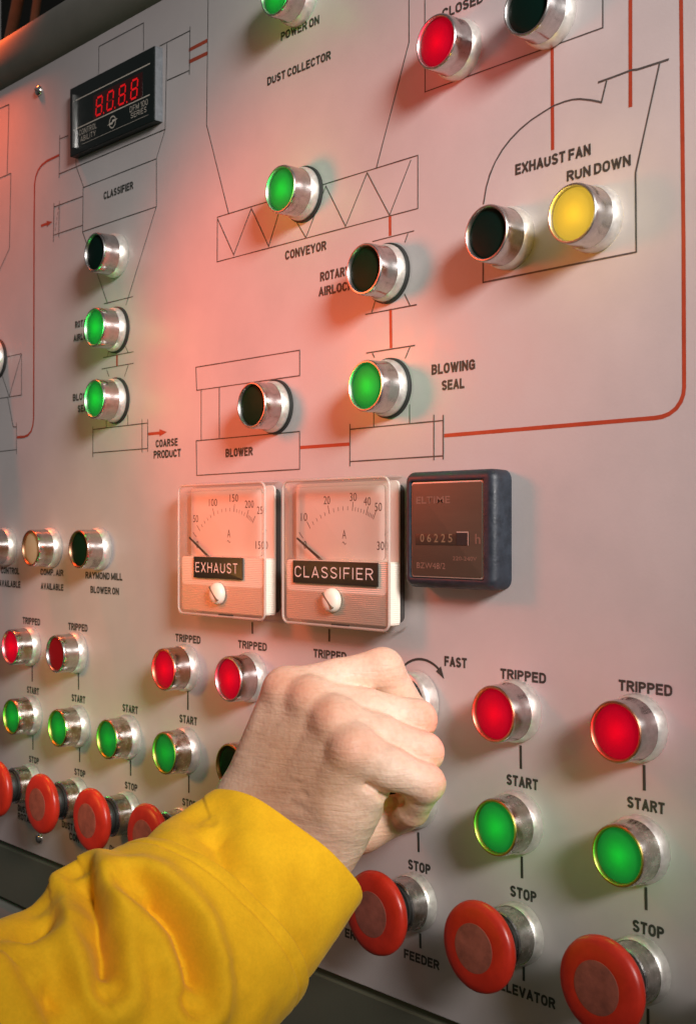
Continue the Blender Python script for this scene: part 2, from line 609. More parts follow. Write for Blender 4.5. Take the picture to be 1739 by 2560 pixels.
_P = [(0, 1), (.5, 1)] + _arc(.5, .75, .5, .25, 90, -90, 9) + [(0, .5)]
GLYPH = {   # condensed grotesque capitals: (relative width, strokes)
    'A': (.60, [[(0, 0), (.5, 1)], [(.5, 1), (1, 0)], [(.22, .27), (.78, .27)]]),
    'B': (.56, [[(0, 0), (0, 1)], [(0, 1), (.45, 1)] + _arc(.45, .76, .48, .24, 90, -90) + [(0, .52)], [(.45, .52)] + _arc(.45, .26, .55, .26, 90, -90) + [(0, 0)]]),
    'C': (.56, [_arc(.5, .7, .5, .3, 8, 180) + _arc(.5, .3, .5, .3, 180, 352)]),
    'D': (.57, [[(0, 0), (0, 1)], [(0, 1), (.4, 1)] + _arc(.4, .66, .6, .34, 90, 0) + _arc(.4, .34, .6, .34, 0, -90) + [(0, 0)]]),
    'E': (.50, [[(0, 0), (0, 1)], [(0, 1), (1, 1)], [(0, .52), (.88, .52)], [(0, 0), (1, 0)]]),
    'F': (.48, [[(0, 0), (0, 1)], [(0, 1), (1, 1)], [(0, .5), (.85, .5)]]),
    'G': (.58, [_arc(.5, .7, .5, .3, 8, 180) + _arc(.5, .3, .5, .3, 180, 350), [(1, .1), (1, .46)], [(1, .46), (.6, .46)]]),
    'H': (.58, [[(0, 0), (0, 1)], [(1, 0), (1, 1)], [(0, .52), (1, .52)]]),
    'I': (.0, [[(0, 0), (0, 1)]]),
    'K': (.58, [[(0, 0), (0, 1)], [(.05, .4), (1, 1)], [(.35, .58), (1, 0)]]),
    'L': (.46, [[(0, 1), (0, 0)], [(0, 0), (1, 0)]]),
    'M': (.74, [[(0, 0), (0, 1)], [(0, 1), (.5, .1)], [(.5, .1), (1, 1)], [(1, 1), (1, 0)]]),
    'N': (.58, [[(0, 0), (0, 1)], [(0, 1), (1, 0)], [(1, 0), (1, 1)]]),
    'O': (.58, [_arc(.5, .68, .5, .32, 0, 180) + _arc(.5, .32, .5, .32, 180, 360) + [(1, .68)]]),
    'P': (.54, [[(0, 0), (0, 1)], _P]),
    'R': (.57, [[(0, 0), (0, 1)], _P, [(.5, .5), (1, 0)]]),
    'S': (.54, [_arc(.5, .765, .48, .235, 12, 190) + [(.2, .575), (.78, .435)] + _arc(.5, .25, .5, .25, 15, -170)]),
    'T': (.52, [[(.5, 0), (.5, 1)], [(0, 1), (1, 1)]]),
    'U': (.57, [[(0, 1), (0, .3)] + _arc(.5, .3, .5, .3, 180, 360) + [(1, 1)]]),
    'V': (.60, [[(0, 1), (.5, 0)], [(.5, 0), (1, 1)]]),
    'W': (.88, [[(0, 1), (.26, 0)], [(.26, 0), (.5, .95)], [(.5, .95), (.74, 0)], [(.74, 0), (1, 1)]]),
    'X': (.58, [[(0, 0), (1, 1)], [(0, 1), (1, 0)]]),
    'Y': (.58, [[(0, 1), (.5, .45)], [(1, 1), (.5, .45)], [(.5, .45), (.5, 0)]]),
    '1': (.22, [[(1, 0), (1, 1)], [(1, 1), (0, .8)]]),
    '0': (.52, [_arc(.5, .68, .5, .32, 0, 180) + _arc(.5, .32, .5, .32, 180, 360) + [(1, .68)]]),
    '.': (.0, [[(0, -.02), (0, .02)]]),
}


def caps_bm(s, x, z, w, cap, h, wt=0.235, gap=0.10):
    """stroke-built condensed capitals: baseline start x, z (mm), total width w, cap height cap, stroke weight wt*cap"""
    bm = bmesh.new()
    t = wt * cap
    units = []
    tot = 0.0
    for i, ch in enumerate(s):
        if ch == ' ':
            units.append((None, 0.26))
            tot += 0.26
            continue
        gw = GLYPH[ch][0] + wt
        units.append((ch, gw))
        tot += gw + (gap if i < len(s) - 1 else 0)
    k = w / (tot * cap)                       # horizontal squeeze of the spacing, not of the strokes
    px = x
    for ch, gw in units:
        if ch is None:
            px += gw * cap * k
            continue
        bw = gw * cap * k
        tt = min(t, 0.62 * bw) if GLYPH[ch][0] else min(t, bw)
        x0 = px + tt / 2
        iw = bw - tt
        ih = cap - t * 0.9
        for st in GLYPH[ch][1]:
            pts = [(x0 + u * iw, z + t * 0.45 + v * ih) for u, v in st]
            closed = len(pts) > 3 and (abs(pts[0][0] - pts[-1][0]) + abs(pts[0][1] - pts[-1][1]) < 1e-6)
            if not closed:                    # square ends
                a = Vector((pts[0][0] - pts[1][0], pts[0][1] - pts[1][1])).normalized() * t * 0.45
                b = Vector((pts[-1][0] - pts[-2][0], pts[-1][1] - pts[-2][1])).normalized() * t * 0.45
                curved = len(pts) > 3
                if not curved:
                    pts[0] = (pts[0][0] + a.x, pts[0][1] + a.y)
                    pts[-1] = (pts[-1][0] + b.x, pts[-1][1] + b.y)
            strip(bm, pts, min(t, tt * 1.15), h + 0.004 * (len(bm.faces) % 7), 0.0, closed)
        px += bw + gap * cap * k
    return bm


# ------------------------------------------------------------------ the setting: room behind, cabinet, panel
bm = bmesh.new()
box(bm, -2200, 1500, -900, 1500, -902, -900)
o = bm_obj('background_wall', bm, M_WALL)
o.location = V(0, 0, 0)
o['kind'] = 'structure'

for px, pz, r, lean, lab in ((-752, 560, 6.5, 0.50, 'blurred orange-brown pipe behind the cabinet, nearest the left border'),
                             (-703, 556, 4.6, 0.32, 'blurred orange-brown pipe behind the cabinet, right of the wider one')):
    bm = bmesh.new()
    n = 20
    loops = []
    for k in range(9):
        zz = -160 + 45 * k
        sh = lean * zz - 0.0012 * zz * zz
        loops.append([bm.verts.new(L3(sh + r * math.cos(2 * math.pi * i / n), r * math.sin(2 * math.pi * i / n), zz)) for i in range(n)])
    for a, b in zip(loops, loops[1:]):
        for i in range(n):
            bm.faces.new((a[i], a[(i + 1) % n], b[(i + 1) % n], b[i]))
    p = bm_obj('pipe', bm, M_PIPE, None, 0.7)
    p.location = V(px, -190, pz)
    tag(p, lab, 'pipe', 'pipes behind the cabinet')

cab = thing('cabinet_frame', 'dark grey metal cabinet body framing the control panel above and below', 'cabinet', 0, -251)
X0, X1 = -560.0, 420.0


def bar_profile(name, prof, m, z_off, smooth=0.9):
    bm = bmesh.new()
    stack = []
    for x in (X0, X1):
        stack.append([bm.verts.new(L3(x, h, z - z_off)) for h, z in prof])
    n = len(prof)
    for i in range(n):
        bm.faces.new((stack[0][i], stack[0][(i + 1) % n], stack[1][(i + 1) % n], stack[1][i]))
    bm.faces.new(stack[0])
    bm.faces.new(stack[1])
    return bm_obj(name, bm, m, cab, smooth)


arc = [(-6 + 15.0 * math.sin(math.radians(a)), 365.5 - 20.0 * math.cos(math.radians(a))) for a in range(4, 177, 9)]
bar_profile('top_rail', [(-30, 346.0)] + arc + [(-30, 385.0)], M_TRIM, -251)
bar_profile('recess_strip', [(-30, -247.4), (-9.0, -247.4), (-9.0, -251.4), (-30, -251.4)], M_GAP, -251)
bar_profile('lower_panel', [(-30, -251.0), (-2.5, -251.0), (-1.5, -252.0), (-1.5, -291.2), (-2.5, -292.2), (-30, -292.2)], M_LOW, -251, 0.4)
bar_profile('recess_strip', [(-30, -292.6), (-9.0, -292.6), (-9.0, -295.4), (-30, -295.4)], M_GAP, -251)
arc2 = [(-8 + 10.0 * math.sin(math.radians(a)), -325.5 + 30.0 * math.cos(math.radians(a))) for a in range(2, 90, 8)]
bar_profile('lower_rail', [(-30, -295.6)] + arc2 + [(2, -460), (-30, -460)], M_RAIL, -251)

bm = bmesh.new()
prof = [(-3.0, X0, -246.8, 345.2), (-0.8, X0, -246.8, 345.2), (0.0, X0 + 0.8, -246.0, 344.4)]
stack_mesh(bm, [(h, [(-(-x), z0), (X1 - (x - X0), z0), (X1 - (x - X0), z1), (x, z1)]) for h, x, z0, z1 in prof])
panel = bm_obj('control_panel', bm, M_PANEL)
panel.location = V(0, 0, 0)
tag(panel, 'pale grey painted steel control panel printed with a black and red plant flow diagram', 'control panel')

# ------------------------------------------------------------------ printing on the panel
THIN=[
 [(-258.9, 317.7), (-258.5, 336.9), (-201.9, 336.4), (-201.9, 317.9)],
 [(-182.6, 315.4), (-148.6, 315.3)],
 [(-148.3, 318.0), (-149.1, 287.5)],
 [(-148.9, 290.3), (-174.2, 290.6)],
 [(-174.2, 315.0), (-176.3, 259.2), (-186.5, 242.5)],
 [(-313.0, 287.9), (-314.1, 256.6)],
 [(-313.0, 284.9), (-300.9, 284.5)],
 [(-314.1, 259.4), (-176.3, 259.4)],
 [(-290.1, 265.6), (-289.7, 259.7), (-279.1, 242.6)],
 [(-279.9, 242.5), (-186.5, 242.5), (-186.5, 211.0), (-280.6, 211.2), (-279.9, 242.5)],
 [(-321.9, 236.7), (-280.6, 236.4)],
 [(-321.9, 216.0), (-280.6, 215.8)],
 [(-321.5, 239.5), (-322.6, 211.0)],
 [(-313.6, 239.6), (-314.5, 213.0)],
 [(-280.6, 211.2), (-246.8, 155.3)],
 [(-186.5, 211.0), (-223.5, 151.1)],
 [(-423.1, 331.9), (-392.2, 330.2), (-395.2, 276.9)],
 [(-423.1, 276.1), (-389.1, 275.9), (-391.4, 217.8), (-410.0, 201.7)],
 [(-128.7, 333.9), (-129.0, 328.3), (-130.6, 251.2), (-107.8, 191.5)],
 [(47.0, 278.4), (47.0, 251.3), (22.5, 191.3)],
 [(-119.3, 191.6), (53.4, 191.3), (53.4, 164.0), (-119.6, 164.1), (-119.3, 191.6)],
 [(-118.9, 190.3), (-102.8, 165.7), (-85.4, 190.5), (-68.9, 165.1), (-55.8, 190.1), (-35.2, 164.4), (-18.1, 190.1), (-1.8, 164.8), (15.4, 190.4), (32.6, 164.4), (48.4, 190.0)],
 [(58.4, 280.7), (58.4, 222.5), (168.4, 222.5), (168.4, 242.9)],
 [(98.0, 157.5), (99.8, 165.4), (102.2, 171.2), (105.5, 176.4), (109.9, 181.2), (115.1, 185.2), (120.9, 188.5), (127.6, 191.3), (134.3, 193.1), (140.9, 194.7), (147.3, 195.0), (151.6, 194.8), (155.8, 194.0), (162.0, 191.9), (167.6, 189.5), (170.4, 198.3)],
 [(165.8, 198.8), (175.1, 199.1), (183.4, 199.5), (186.8, 198.9), (202.3, 198.9)],
 [(197.9, 198.9), (186.3, 156.7), (185.6, 154.4), (186.0, 119.8), (97.7, 119.5), (97.7, 131.1)],
 [(-251.8, 155.9), (-214.9, 155.8)],
 [(-252.8, 118.5), (-214.0, 118.6)],
 [(-244.8, 123.5), (-247.2, 119.0)],
 [(-224.4, 123.3), (-220.6, 118.6)],
 [(-254.8, 110.8), (-214.0, 110.8)],
 [(-248.2, 109.6), (-245.2, 104.6)],
 [(-220.6, 110.1), (-225.4, 102.8)],
 [(-248.8, 75.4), (-248.8, 69.6)],
 [(-221.2, 76.7), (-221.2, 69.7)],
 [(-266.6, 71.4), (-266.6, 49.8)],
 [(-266.6, 69.3), (-197.0, 69.5)],
 [(-266.6, 52.8), (-197.0, 52.6)],
 [(-203.6, 72.5), (-203.6, 50.2)],
 [(-196.8, 72.0), (-196.8, 50.4)],
 [(-398.5, 133.7), (-371.8, 133.7), (-371.8, 102.0), (-415.2, 102.1)],
 [(-371.8, 133.7), (-391.6, 102.4), (-403.6, 120.1)],
 [(-394.2, 102.0), (-385.1, 78.3), (-379.7, 78.0)],
 [(-379.7, 81.2), (-379.7, 56.9)],
 [(-415.2, 60.2), (-379.7, 60.4)],
 [(-142.1, 101.2), (-40.7, 101.2), (-40.7, 86.7), (-141.2, 86.6), (-142.1, 101.2)],
 [(-136.4, 86.4), (-136.4, 54.8)],
 [(-117.4, 86.3), (-117.4, 54.6)],
 [(-141.7, 54.8), (-40.7, 54.9), (-40.7, 33.4), (-141.2, 33.0), (-141.7, 54.8)],
 [(19.5, 152.8), (50.7, 153.0)],
 [(46.2, 152.4), (44.0, 148.2)],
 [(22.2, 122.2), (18.8, 114.9)],
 [(43.6, 121.6), (47.7, 115.0)],
 [(14.0, 114.6), (52.6, 114.7)],
 [(14.7, 93.8), (51.3, 93.9)],
 [(19.5, 93.2), (21.1, 90.7)],
 [(47.7, 93.5), (44.2, 87.9)],
 [(20.5, 62.0), (20.5, 54.1)],
 [(47.5, 63.8), (47.5, 53.9)],
 [(1.7, 56.5), (1.7, 33.4)],
 [(1.7, 53.6), (71.3, 54.0)],
 [(1.7, 36.1), (71.3, 36.2)],
 [(64.8, 57.3), (64.8, 34.2)],
 [(71.3, 56.8), (71.3, 34.4)],
]
RED=[
 [(-149.8, 303.3), (-129.3, 303.7)],
 [(-149.8, 295.8), (-129.3, 295.8)],
 [(140.0, 222.4), (140.3, 174.4)],
 [(182.9, 237.4), (182.9, 183.5)],
 [(-314.1, 273.3), (-332.1, 272.9), (-340.2, 271.5), (-345.6, 268.9), (-349.3, 264.9), (-351.2, 259.6), (-351.9, 232.5), (-352.6, 83.3), (-353.8, 77.6), (-356.7, 73.2), (-361.4, 70.6), (-367.5, 69.6), (-379.2, 69.8)],
 [(71.8, 46.3), (195.5, 47.1), (199.0, 47.4), (202.5, 48.4), (205.8, 50.4), (208.1, 53.2), (209.3, 56.1), (209.7, 59.0), (209.4, 120.9), (208.2, 222.1), (208.0, 229.2)],
 [(-235.0, 118.8), (-235.0, 111.0)],
 [(-196.4, 62.1), (-182.6, 62.1)],
 [(-341.4, 226.2), (-331.7, 226.3)],
 [(-40.2, 45.7), (1.5, 45.6)],
 [(32.9, 164.5), (33.0, 153.5)],
 [(33.3, 115.1), (33.7, 94.4)],
]
STALK=[
 [(-354.8, -104.2), (-354.8, -116.6)],
 [(-286.5, -104.1), (-286.3, -116.0)],
 [(-150.8, -103.9), (-150.8, -115.8)],
 [(-353.6, -157.1), (-353.6, -168.0)],
 [(-284.8, -157.5), (-284.8, -167.8)],
 [(-217.8, -157.1), (-217.8, -167.6)],
 [(-149.8, -157.3), (-149.8, -168.4)],
 [(121.3, -102.9), (121.5, -114.0)],
 [(189.9, -102.4), (190.1, -113.5)],
 [(122.0, -155.3), (122.2, -165.6)],
 [(190.8, -155.0), (191.0, -164.9)],
 [(53.7, -156.3), (54.0, -166.4)],
 [(-84.5, -56.2), (-84.3, -63.1)],
 [(-15.3, -56.2), (-15.3, -63.1)],
 [(55.1, -207.9), (55.3, -215.5)],
 [(123.2, -206.8), (123.2, -213.8)],
 [(191.9, -207.1), (191.9, -215.0)],
]
TEXT=[
  ('POWER ON',-57.6,282.2,33.9,4.9), # dz -0.2
  ('DUST COLLECTOR',-70.2,259.6,56.2,4.9), # dz -0.1
  ('CLOSED',70.5,256.0,27.5,4.0), # dz -3.8
  ('CLASSIFIER',-252.2,228.4,37.6,5.5), # dz -0.8
  ('EXHAUST FAN',118.0,167.4,43.8,5.1), # dz 0.0
  ('RUN DOWN',148.4,158.0,34.7,4.9), # dz -0.4
  ('BLOWING',63.1,77.6,29.5,5.3), # dz 0.0
  ('SEAL',70.2,69.1,15.4,5.0), # dz 0.2
  ('CONVEYOR',-53.7,154.6,35.9,5.3), # dz -0.8
  ('ROTARY',-23.0,137.6,24.7,5.2), # dz -0.2
  ('AIRLOCK',-24.2,129.4,28.3,5.1), # dz -0.1
  ('BLOWER',-111.0,43.1,26.9,5.2), # dz 0.0
  ('COARSE',-187.4,52.7,25.3,5.0), # dz 0.5
  ('PRODUCT',-189.8,45.5,31.1,5.2), # dz 0.0
  ('ROTARY',-291.2,143.5,23.1,4.9), # dz -1.2
  ('AIRLOCK',-293.3,134.1,26.3,4.9), # dz -1.3
  ('BLOWING',-294.4,91.3,31.9,5.0), # dz -0.7
  ('SEAL',-287.5,82.8,16.3,5.0), # dz -0.3
  ('CONTROL',-405.4,-36.0,30.1,5.4), # dz 0.2
  ('AVAILABLE',-408.7,-46.3,35.2,5.4), # dz 0.4
  ('COMP. AIR',-342.1,-35.4,34.2,4.8), # dz 0.0
  ('AVAILABLE',-341.4,-46.0,33.5,4.8), # dz 0.5
  ('RAYMOND MILL',-276.8,-36.0,48.8,4.9), # dz 0.4
  ('BLOWER ON',-269.9,-46.0,37.4,4.9), # dz 0.2
  ('TRIPPED',-369.9,-73.5,27.4,5.3), # dz -0.3
  ('TRIPPED',-300.9,-73.9,27.0,5.2), # dz 0.3
  ('TRIPPED',-164.7,-73.0,27.6,4.9), # dz 0.0
  ('TRIPPED',-98.4,-72.6,27.8,4.8), # dz -0.1
  ('TRIPPED',-28.7,-72.8,27.5,4.8), # dz 0.0
  ('TRIPPED',108.7,-72.4,27.8,4.9), # dz 0.9
  ('TRIPPED',176.7,-71.5,27.3,4.8), # dz 0.4
  ('START',-363.1,-125.8,18.7,5.2), # dz 0.7
  ('START',-296.1,-125.2,19.1,5.3), # dz 0.6
  ('START',-227.9,-125.1,19.1,5.2), # dz 0.5
  ('START',-160.1,-124.7,19.3,5.6), # dz 0.3
  ('START',112.6,-122.7,19.2,5.1), # dz 0.9
  ('START',181.2,-122.2,19.1,5.0), # dz 1.1
  ('STOP',-359.8,-178.0,15.4,4.9), # dz 1.0
  ('STOP',-292.2,-177.9,15.4,5.0), # dz 0.7
  ('STOP',-225.0,-177.2,15.7,4.9), # dz 0.4
  ('STOP',-157.0,-177.3,15.0,4.8), # dz 1.0
  ('STOP',46.3,-176.6,16.1,5.7), # dz 1.5
  ('STOP',114.9,-175.5,16.0,5.5), # dz 1.0
  ('STOP',184.0,-175.6,16.0,5.2), # dz 1.9
  ('FAST',72.0,-69.4,15.2,5.0), # dz 0.3
  ('FEEDER',43.3,-223.4,25.2,4.8), # dz 0.7
  ('ELEVATOR',108.4,-222.0,33.4,5.0), # dz 0.5
  ('ER',-2.3,-223.7,8.6,3.7), # dz 0.5
  ('DUST',-377.7,-218.4,15.1,5.3), # dz 0.4
  ('ROTAR',-377.7,-224.5,23.4,5.3), # dz 0.7
  ('DUST C',-310.1,-218.8,21.1,5.2), # dz 0.7
  ('CONV',-299.4,-225.7,18.8,5.2), # dz 0.8
  ('DUST C',-244.4,-223.9,20.9,4.8), # dz 1.0
]

H_TAPE, H_LINE, H_TEXT = 0.10, 0.16, 0.14
for i, pts in enumerate(RED):
    bm = bmesh.new()
    strip(bm, pts, 1.9 if i in (2, 3, 4, 5, 9) else (2.4 if i == 0 or i == 1 else 2.0), H_TAPE, 0.05)
    if i == 7:                                   # arrow heads at the end of two of the lines
        vs = [bm.verts.new(L3(x, H_TAPE + 0.02, z)) for x, z in ((-183.0, 64.6), (-183.0, 59.8), (-174.3, 62.2))]
        bm.faces.new(vs)
    if i == 8:
        vs = [bm.verts.new(L3(x, H_TAPE + 0.02, z)) for x, z in ((-332.8, 228.5), (-332.4, 223.9), (-324.2, 226.2))]
        bm.faces.new(vs)
    bm_obj('flow_line', bm, M_REDT, panel)

GROUPS = [('meter_housing_outline', range(0, 8)), ('classifier_outline', (8, 9, 10, 11, 12, 13, 14, 15)),
          ('mill_outline', (16, 17)), ('dust_collector_outline', (18,)), ('dust_collector_outline', (19,)), ('conveyor_outline', (20, 21)),
          ('damper_outline', (22,)), ('fan_outline', (23, 24, 25)), ('airlock_outline', (26,)), ('airlock_outline', (27, 28, 29)),
          ('seal_outline', (30, 31, 32)), ('duct_outline', (33, 34, 35, 36, 37, 38, 39)),
          ('mill_duct_outline', (40, 41, 42, 43, 44)), ('blower_outline', (45, 46, 47, 48)),
          ('airlock_outline', (49, 50)), ('airlock_outline', (51, 52, 53)), ('seal_outline', (54, 55, 56)),
          ('duct_outline', (57, 58, 59, 60, 61, 62, 63))]
for nm, idx in GROUPS:
    bm = bmesh.new()
    for k, i in enumerate(idx):
        pts = THIN[i]
        wide = 0.85 if pts[0][0] > 95 else 0.62
        strip(bm, pts, wide, H_LINE + 0.012 * k, 0.16, closed=(pts[0] == pts[-1]))
    if nm == 'classifier_outline':               # the dashed line of the inlet
        for k in range(5):
            t = k / 5.0
            a = (-314.5 - 5.8 * t, 235.5 - 18.0 * t)
            strip(bm, [a, (a[0] - 0.65, a[1] - 2.1)], 0.5, H_LINE + 0.11)
    bm_obj(nm, bm, M_INKT, panel)

for pts in STALK:
    bm = bmesh.new()
    strip(bm, pts, 1.5, H_LINE)
    bm_obj('leader_line', bm, M_INK, panel)

for s, x, z, w, cap in TEXT:
    bm_obj('printed_legend', caps_bm(s, x, z, w, min(cap, 5.2) if cap > 4.5 else 5.0, H_TEXT), M_INK, panel)

bm = bmesh.new()
strip(bm, [(56 + 20.3 * math.cos(math.radians(a)), -87.6 + 20.3 * math.sin(math.radians(a))) for a in range(150, 52, -6)], 1.25, H_LINE)
vs = [bm.verts.new(L3(x, H_LINE + 0.02, z)) for x, z in ((69.6, -69.8), (66.2, -72.6), (71.9, -76.0))]
bm.faces.new(vs)
bm_obj('turn_arrow', bm, M_INK, panel)


# ------------------------------------------------------------------ indicator lights and illuminated buttons
ME = {}
ME['gasket'] = lathe_mesh('gasket', [(0.0, 15.9), (1.7, 15.9), (2.2, 15.3), (2.2, 12.0)])
ME['flange'] = lathe_mesh('flange', [(0.2, 14.4), (1.0, 14.9), (3.8, 14.9), (5.6, 14.3), (6.6, 13.75)], 40, 0.05, 2)
ME['body'] = lathe_mesh('body', [(6.4, 13.75), (7.0, 13.55), (12.0, 13.5), (17.2, 13.4), (17.9, 13.1)])
ME['rim'] = lathe_mesh('rim', [(17.7, 13.2), (18.3, 12.8), (18.35, 12.2), (17.8, 11.75), (16.2, 11.6)])
ME['lens'] = lathe_mesh('lens', [(16.3, 11.65), (16.6, 11.2), (17.0, 8.5), (17.3, 5.0), (17.45, 2.0), (17.5, 0)])
for k in ME:
    for p in ME[k].polygons:
        p.use_smooth = True
    ME[k].set_sharp_from_angle(angle=math.radians(38))


def part(name, me, m, parent):
    """a part that shares its mesh but carries its own material slot"""
    o = bpy.data.objects.new(name, me)
    C.objects.link(o)
    if not me.materials:
        me.materials.append(None)
    o.material_slots[0].link = 'OBJECT'
    o.material_slots[0].material = m
    o.parent = parent
    return o


GLOW = {'g': ((0.03, 1.0, 0.12), 1.0), 'r': ((1.0, 0.01, 0.05), 1.0), 'y': ((1.0, 0.66, 0.05), 1.0)}


def indicator(x, z, lens, rim, label, gasket=False, glow=None, power=0.006, name='indicator_light', body=None):
    t = thing(name, label, 'indicator light', x, z, 0, 'round indicator lights and lit buttons on the panel')
    if gasket:
        part('gasket', ME['gasket'], M_GASK, t)
    part('flange', ME['flange'], M_FLANGE, t)
    b = part('bezel', ME['body'], body or M_BODY, t)
    part('rim', ME['rim'], rim, b)
    part('lens', ME['lens'], lens, t)
    for ch in t.children:
        ch.rotation_euler = (0, 0, 0)
    if glow:
        d = bpy.data.lights.new('bulb_glow', 'POINT')
        d.color = GLOW[glow][0]
        d.energy = power
        d.shadow_soft_size = 0.004
        d.use_shadow = False
        o = bpy.data.objects.new('bulb_glow', d)
        C.objects.link(o)
        o.parent = t
        o.location = L3(0, 24.4, 0)
    return t


LIGHTS = [
    (-234.5, 186.2, M_KOFF, M_RIM, 'unlit dark indicator below the classifier box, topmost of its column of three', False, None),
    (-234.9, 135.6, M_GLENS, M_RIM, 'lit green indicator covering the left ROTARY AIRLOCK legend, middle of its column', True, 'g'),
    (-234.9, 87.1, M_GLENS, M_RIM, 'lit green indicator above the COARSE PRODUCT arrow, lowest of its column of three', True, 'g'),
    (-36.4, 188.9, M_GLENS, M_RIM, 'lit green indicator on the zigzag conveyor drawing', True, 'g'),
    (-40.4, 300.2, M_GLENS, M_RIM, 'lit green indicator above the POWER ON legend, cut by the top border', False, 'g'),
    (83.0, 236.4, M_RLENS, M_RIM, 'lit red indicator below the CLOSED legend near the top', False, 'r'),
    (139.4, 236.0, M_KOFF, M_RIM, 'large-looking unlit dark indicator cut by the top border, right of the red one', False, None),
    (115.3, 137.6, M_KOFF, M_RIM, 'unlit dark indicator at lower left of the exhaust fan drawing', False, None),
    (164.8, 137.5, M_YLENS, M_RIM, 'lit yellow indicator under the RUN DOWN legend', False, 'y'),
    (31.8, 133.8, M_GOFF, M_RIM, 'unlit dark green indicator beside the ROTARY AIRLOCK legend above the blowing seal', True, None),
    (33.0, 73.3, M_GLENS, M_RIM, 'lit green indicator left of the BLOWING SEAL legend', True, 'g'),
    (-62.3, 70.3, M_GOFF, M_RIM, 'unlit dark green indicator on the blower drawing', True, None),
    (-323.9, -14.8, M_WOFF, M_RIM_RSPILL, 'unlit cream white indicator above the COMP. AIR AVAILABLE legend', False, None),
    (-255.7, -14.8, M_GOFF, M_RIM_RSPILL, 'unlit dark green indicator above the MILL BLOWER ON legend', False, None),
    (-393.5, -14.8, M_WOFF, M_RIM, 'indicator above the CONTROL AVAILABLE legend, cut by the left border', False, None),
    (-411.5, 133.5, M_GOFF, M_RIM, 'indicator at the left border beside the red flow line, only its metal side showing', True, None),
    (-355.4, -89.4, M_RLENS, M_RIM, 'lit red tripped indicator nearest the left border', False, 'r'),
    (-287.8, -89.3, M_RDIM, M_RIM, 'dim dark red tripped indicator, second from the left border', False, None),
    (-151.9, -88.8, M_RLENS, M_RIM_RSPILL, 'lit red tripped indicator at lower left of the exhaust meter', False, 'r'),
    (-84.5, -88.8, M_RLENS, M_RIM, 'lit red tripped indicator below the exhaust meter, touching the hand', False, 'r'),
    (119.5, -86.6, M_RLENS, M_RIM_RSPILL, 'lit red tripped indicator right of the hand and the FAST legend', False, 'r'),
    (187.6, -86.5, M_RLENS, M_RIM_RSPILL, 'lit red tripped indicator nearest the right border', False, 'r'),
    (-353.7, -141.4, M_GDIM, M_RIM_YSPILL, 'green start button nearest the left border', False, 'g'),
    (-284.9, -141.6, M_GDIM, M_RIM_YSPILL, 'green start button second from the left border, below the dim red light', False, 'g'),
    (-218.8, -141.1, M_GDIM, M_RIM_YSPILL, 'green start button with no red light over it, third from the left border', False, 'g'),
    (-151.1, -141.2, M_GDIM, M_RIM_YSPILL, 'green start button just above the yellow cuff, left of the hand', False, 'g'),
    (-83.4, -139.8, M_GOFF, M_RIM_YSPILL, 'unlit dark green start button half hidden behind the back of the hand', False, None),
    (53.0, -139.0, M_GOFF, M_RIM, 'start button almost hidden by the curled little finger, only its flange showing', False, None),
    (120.6, -139.1, M_GLENS, M_RIM_YSPILL, 'lit green start button right of the hand', False, 'g'),
    (188.8, -138.8, M_GLENS, M_RIM_YSPILL, 'lit green start button nearest the right border', False, 'g'),
]
for (x, z, lens, rim, lab, gk, gl) in LIGHTS:
    st = 'start button' in lab
    pw = 0.0125 if gl == 'g' else (0.014 if gl == 'r' else 0.022)
    if lens is M_GDIM:
        pw = 0.0085
    if x > 100 and z < -130:
        pw = 0.0085
    indicator(x, z, lens, rim, lab, gk, gl, pw, 'start_button' if st else 'indicator_light', M_NECK if z < -130 else None)

# ------------------------------------------------------------------ red mushroom stop buttons
MM = {}
MM['flange'] = lathe_mesh('flange', [(0.2, 14.2), (0.8, 14.8), (4.6, 14.8), (6.2, 14.2), (6.6, 13.8)], 44, 0.05, 5)
MM['neck'] = lathe_mesh('neck', [(6.4, 13.7), (7.2, 13.5), (15.6, 13.4), (16.2, 12.8), (16.2, 11.4)])
MM['collar'] = lathe_mesh('collar', [(15.6, 11.6), (17.5, 11.6), (17.6, 10.6), (19.0, 10.6), (19.1, 11.2), (20.6, 11.2), (21.6, 10.4), (24.0, 10.4)])
MM['cap'] = lathe_mesh('cap', [(23.4, 9.0), (23.8, 14.0), (25.4, 18.2), (27.4, 20.4), (29.2, 20.9), (30.8, 20.5), (31.9, 19.2), (32.6, 16.8), (32.95, 14.0), (33.1, 11.9), (33.05, 11.2)], 72)
MM['disc'] = lathe_mesh('disc', [(32.7, 11.4), (33.2, 11.25), (33.3, 10.6), (33.3, 5.0), (33.3, 0)], 56)
for k in MM:
    for p in MM[k].polygons:
        p.use_smooth = True
    MM[k].set_sharp_from_angle(angle=math.radians(42))


def mushroom(x, z, label):
    t = thing('stop_button', label, 'stop button', x, z, 0, 'red mushroom stop buttons along the bottom row')
    part('flange', MM['flange'], M_FLANGE, t)
    part('neck', MM['neck'], M_NECK, t)
    part('collar', MM['collar'], M_GASK, t)
    c = part('cap', MM['cap'], M_MUSH, t)
    part('disc', MM['disc'], M_DISC, c)
    return t


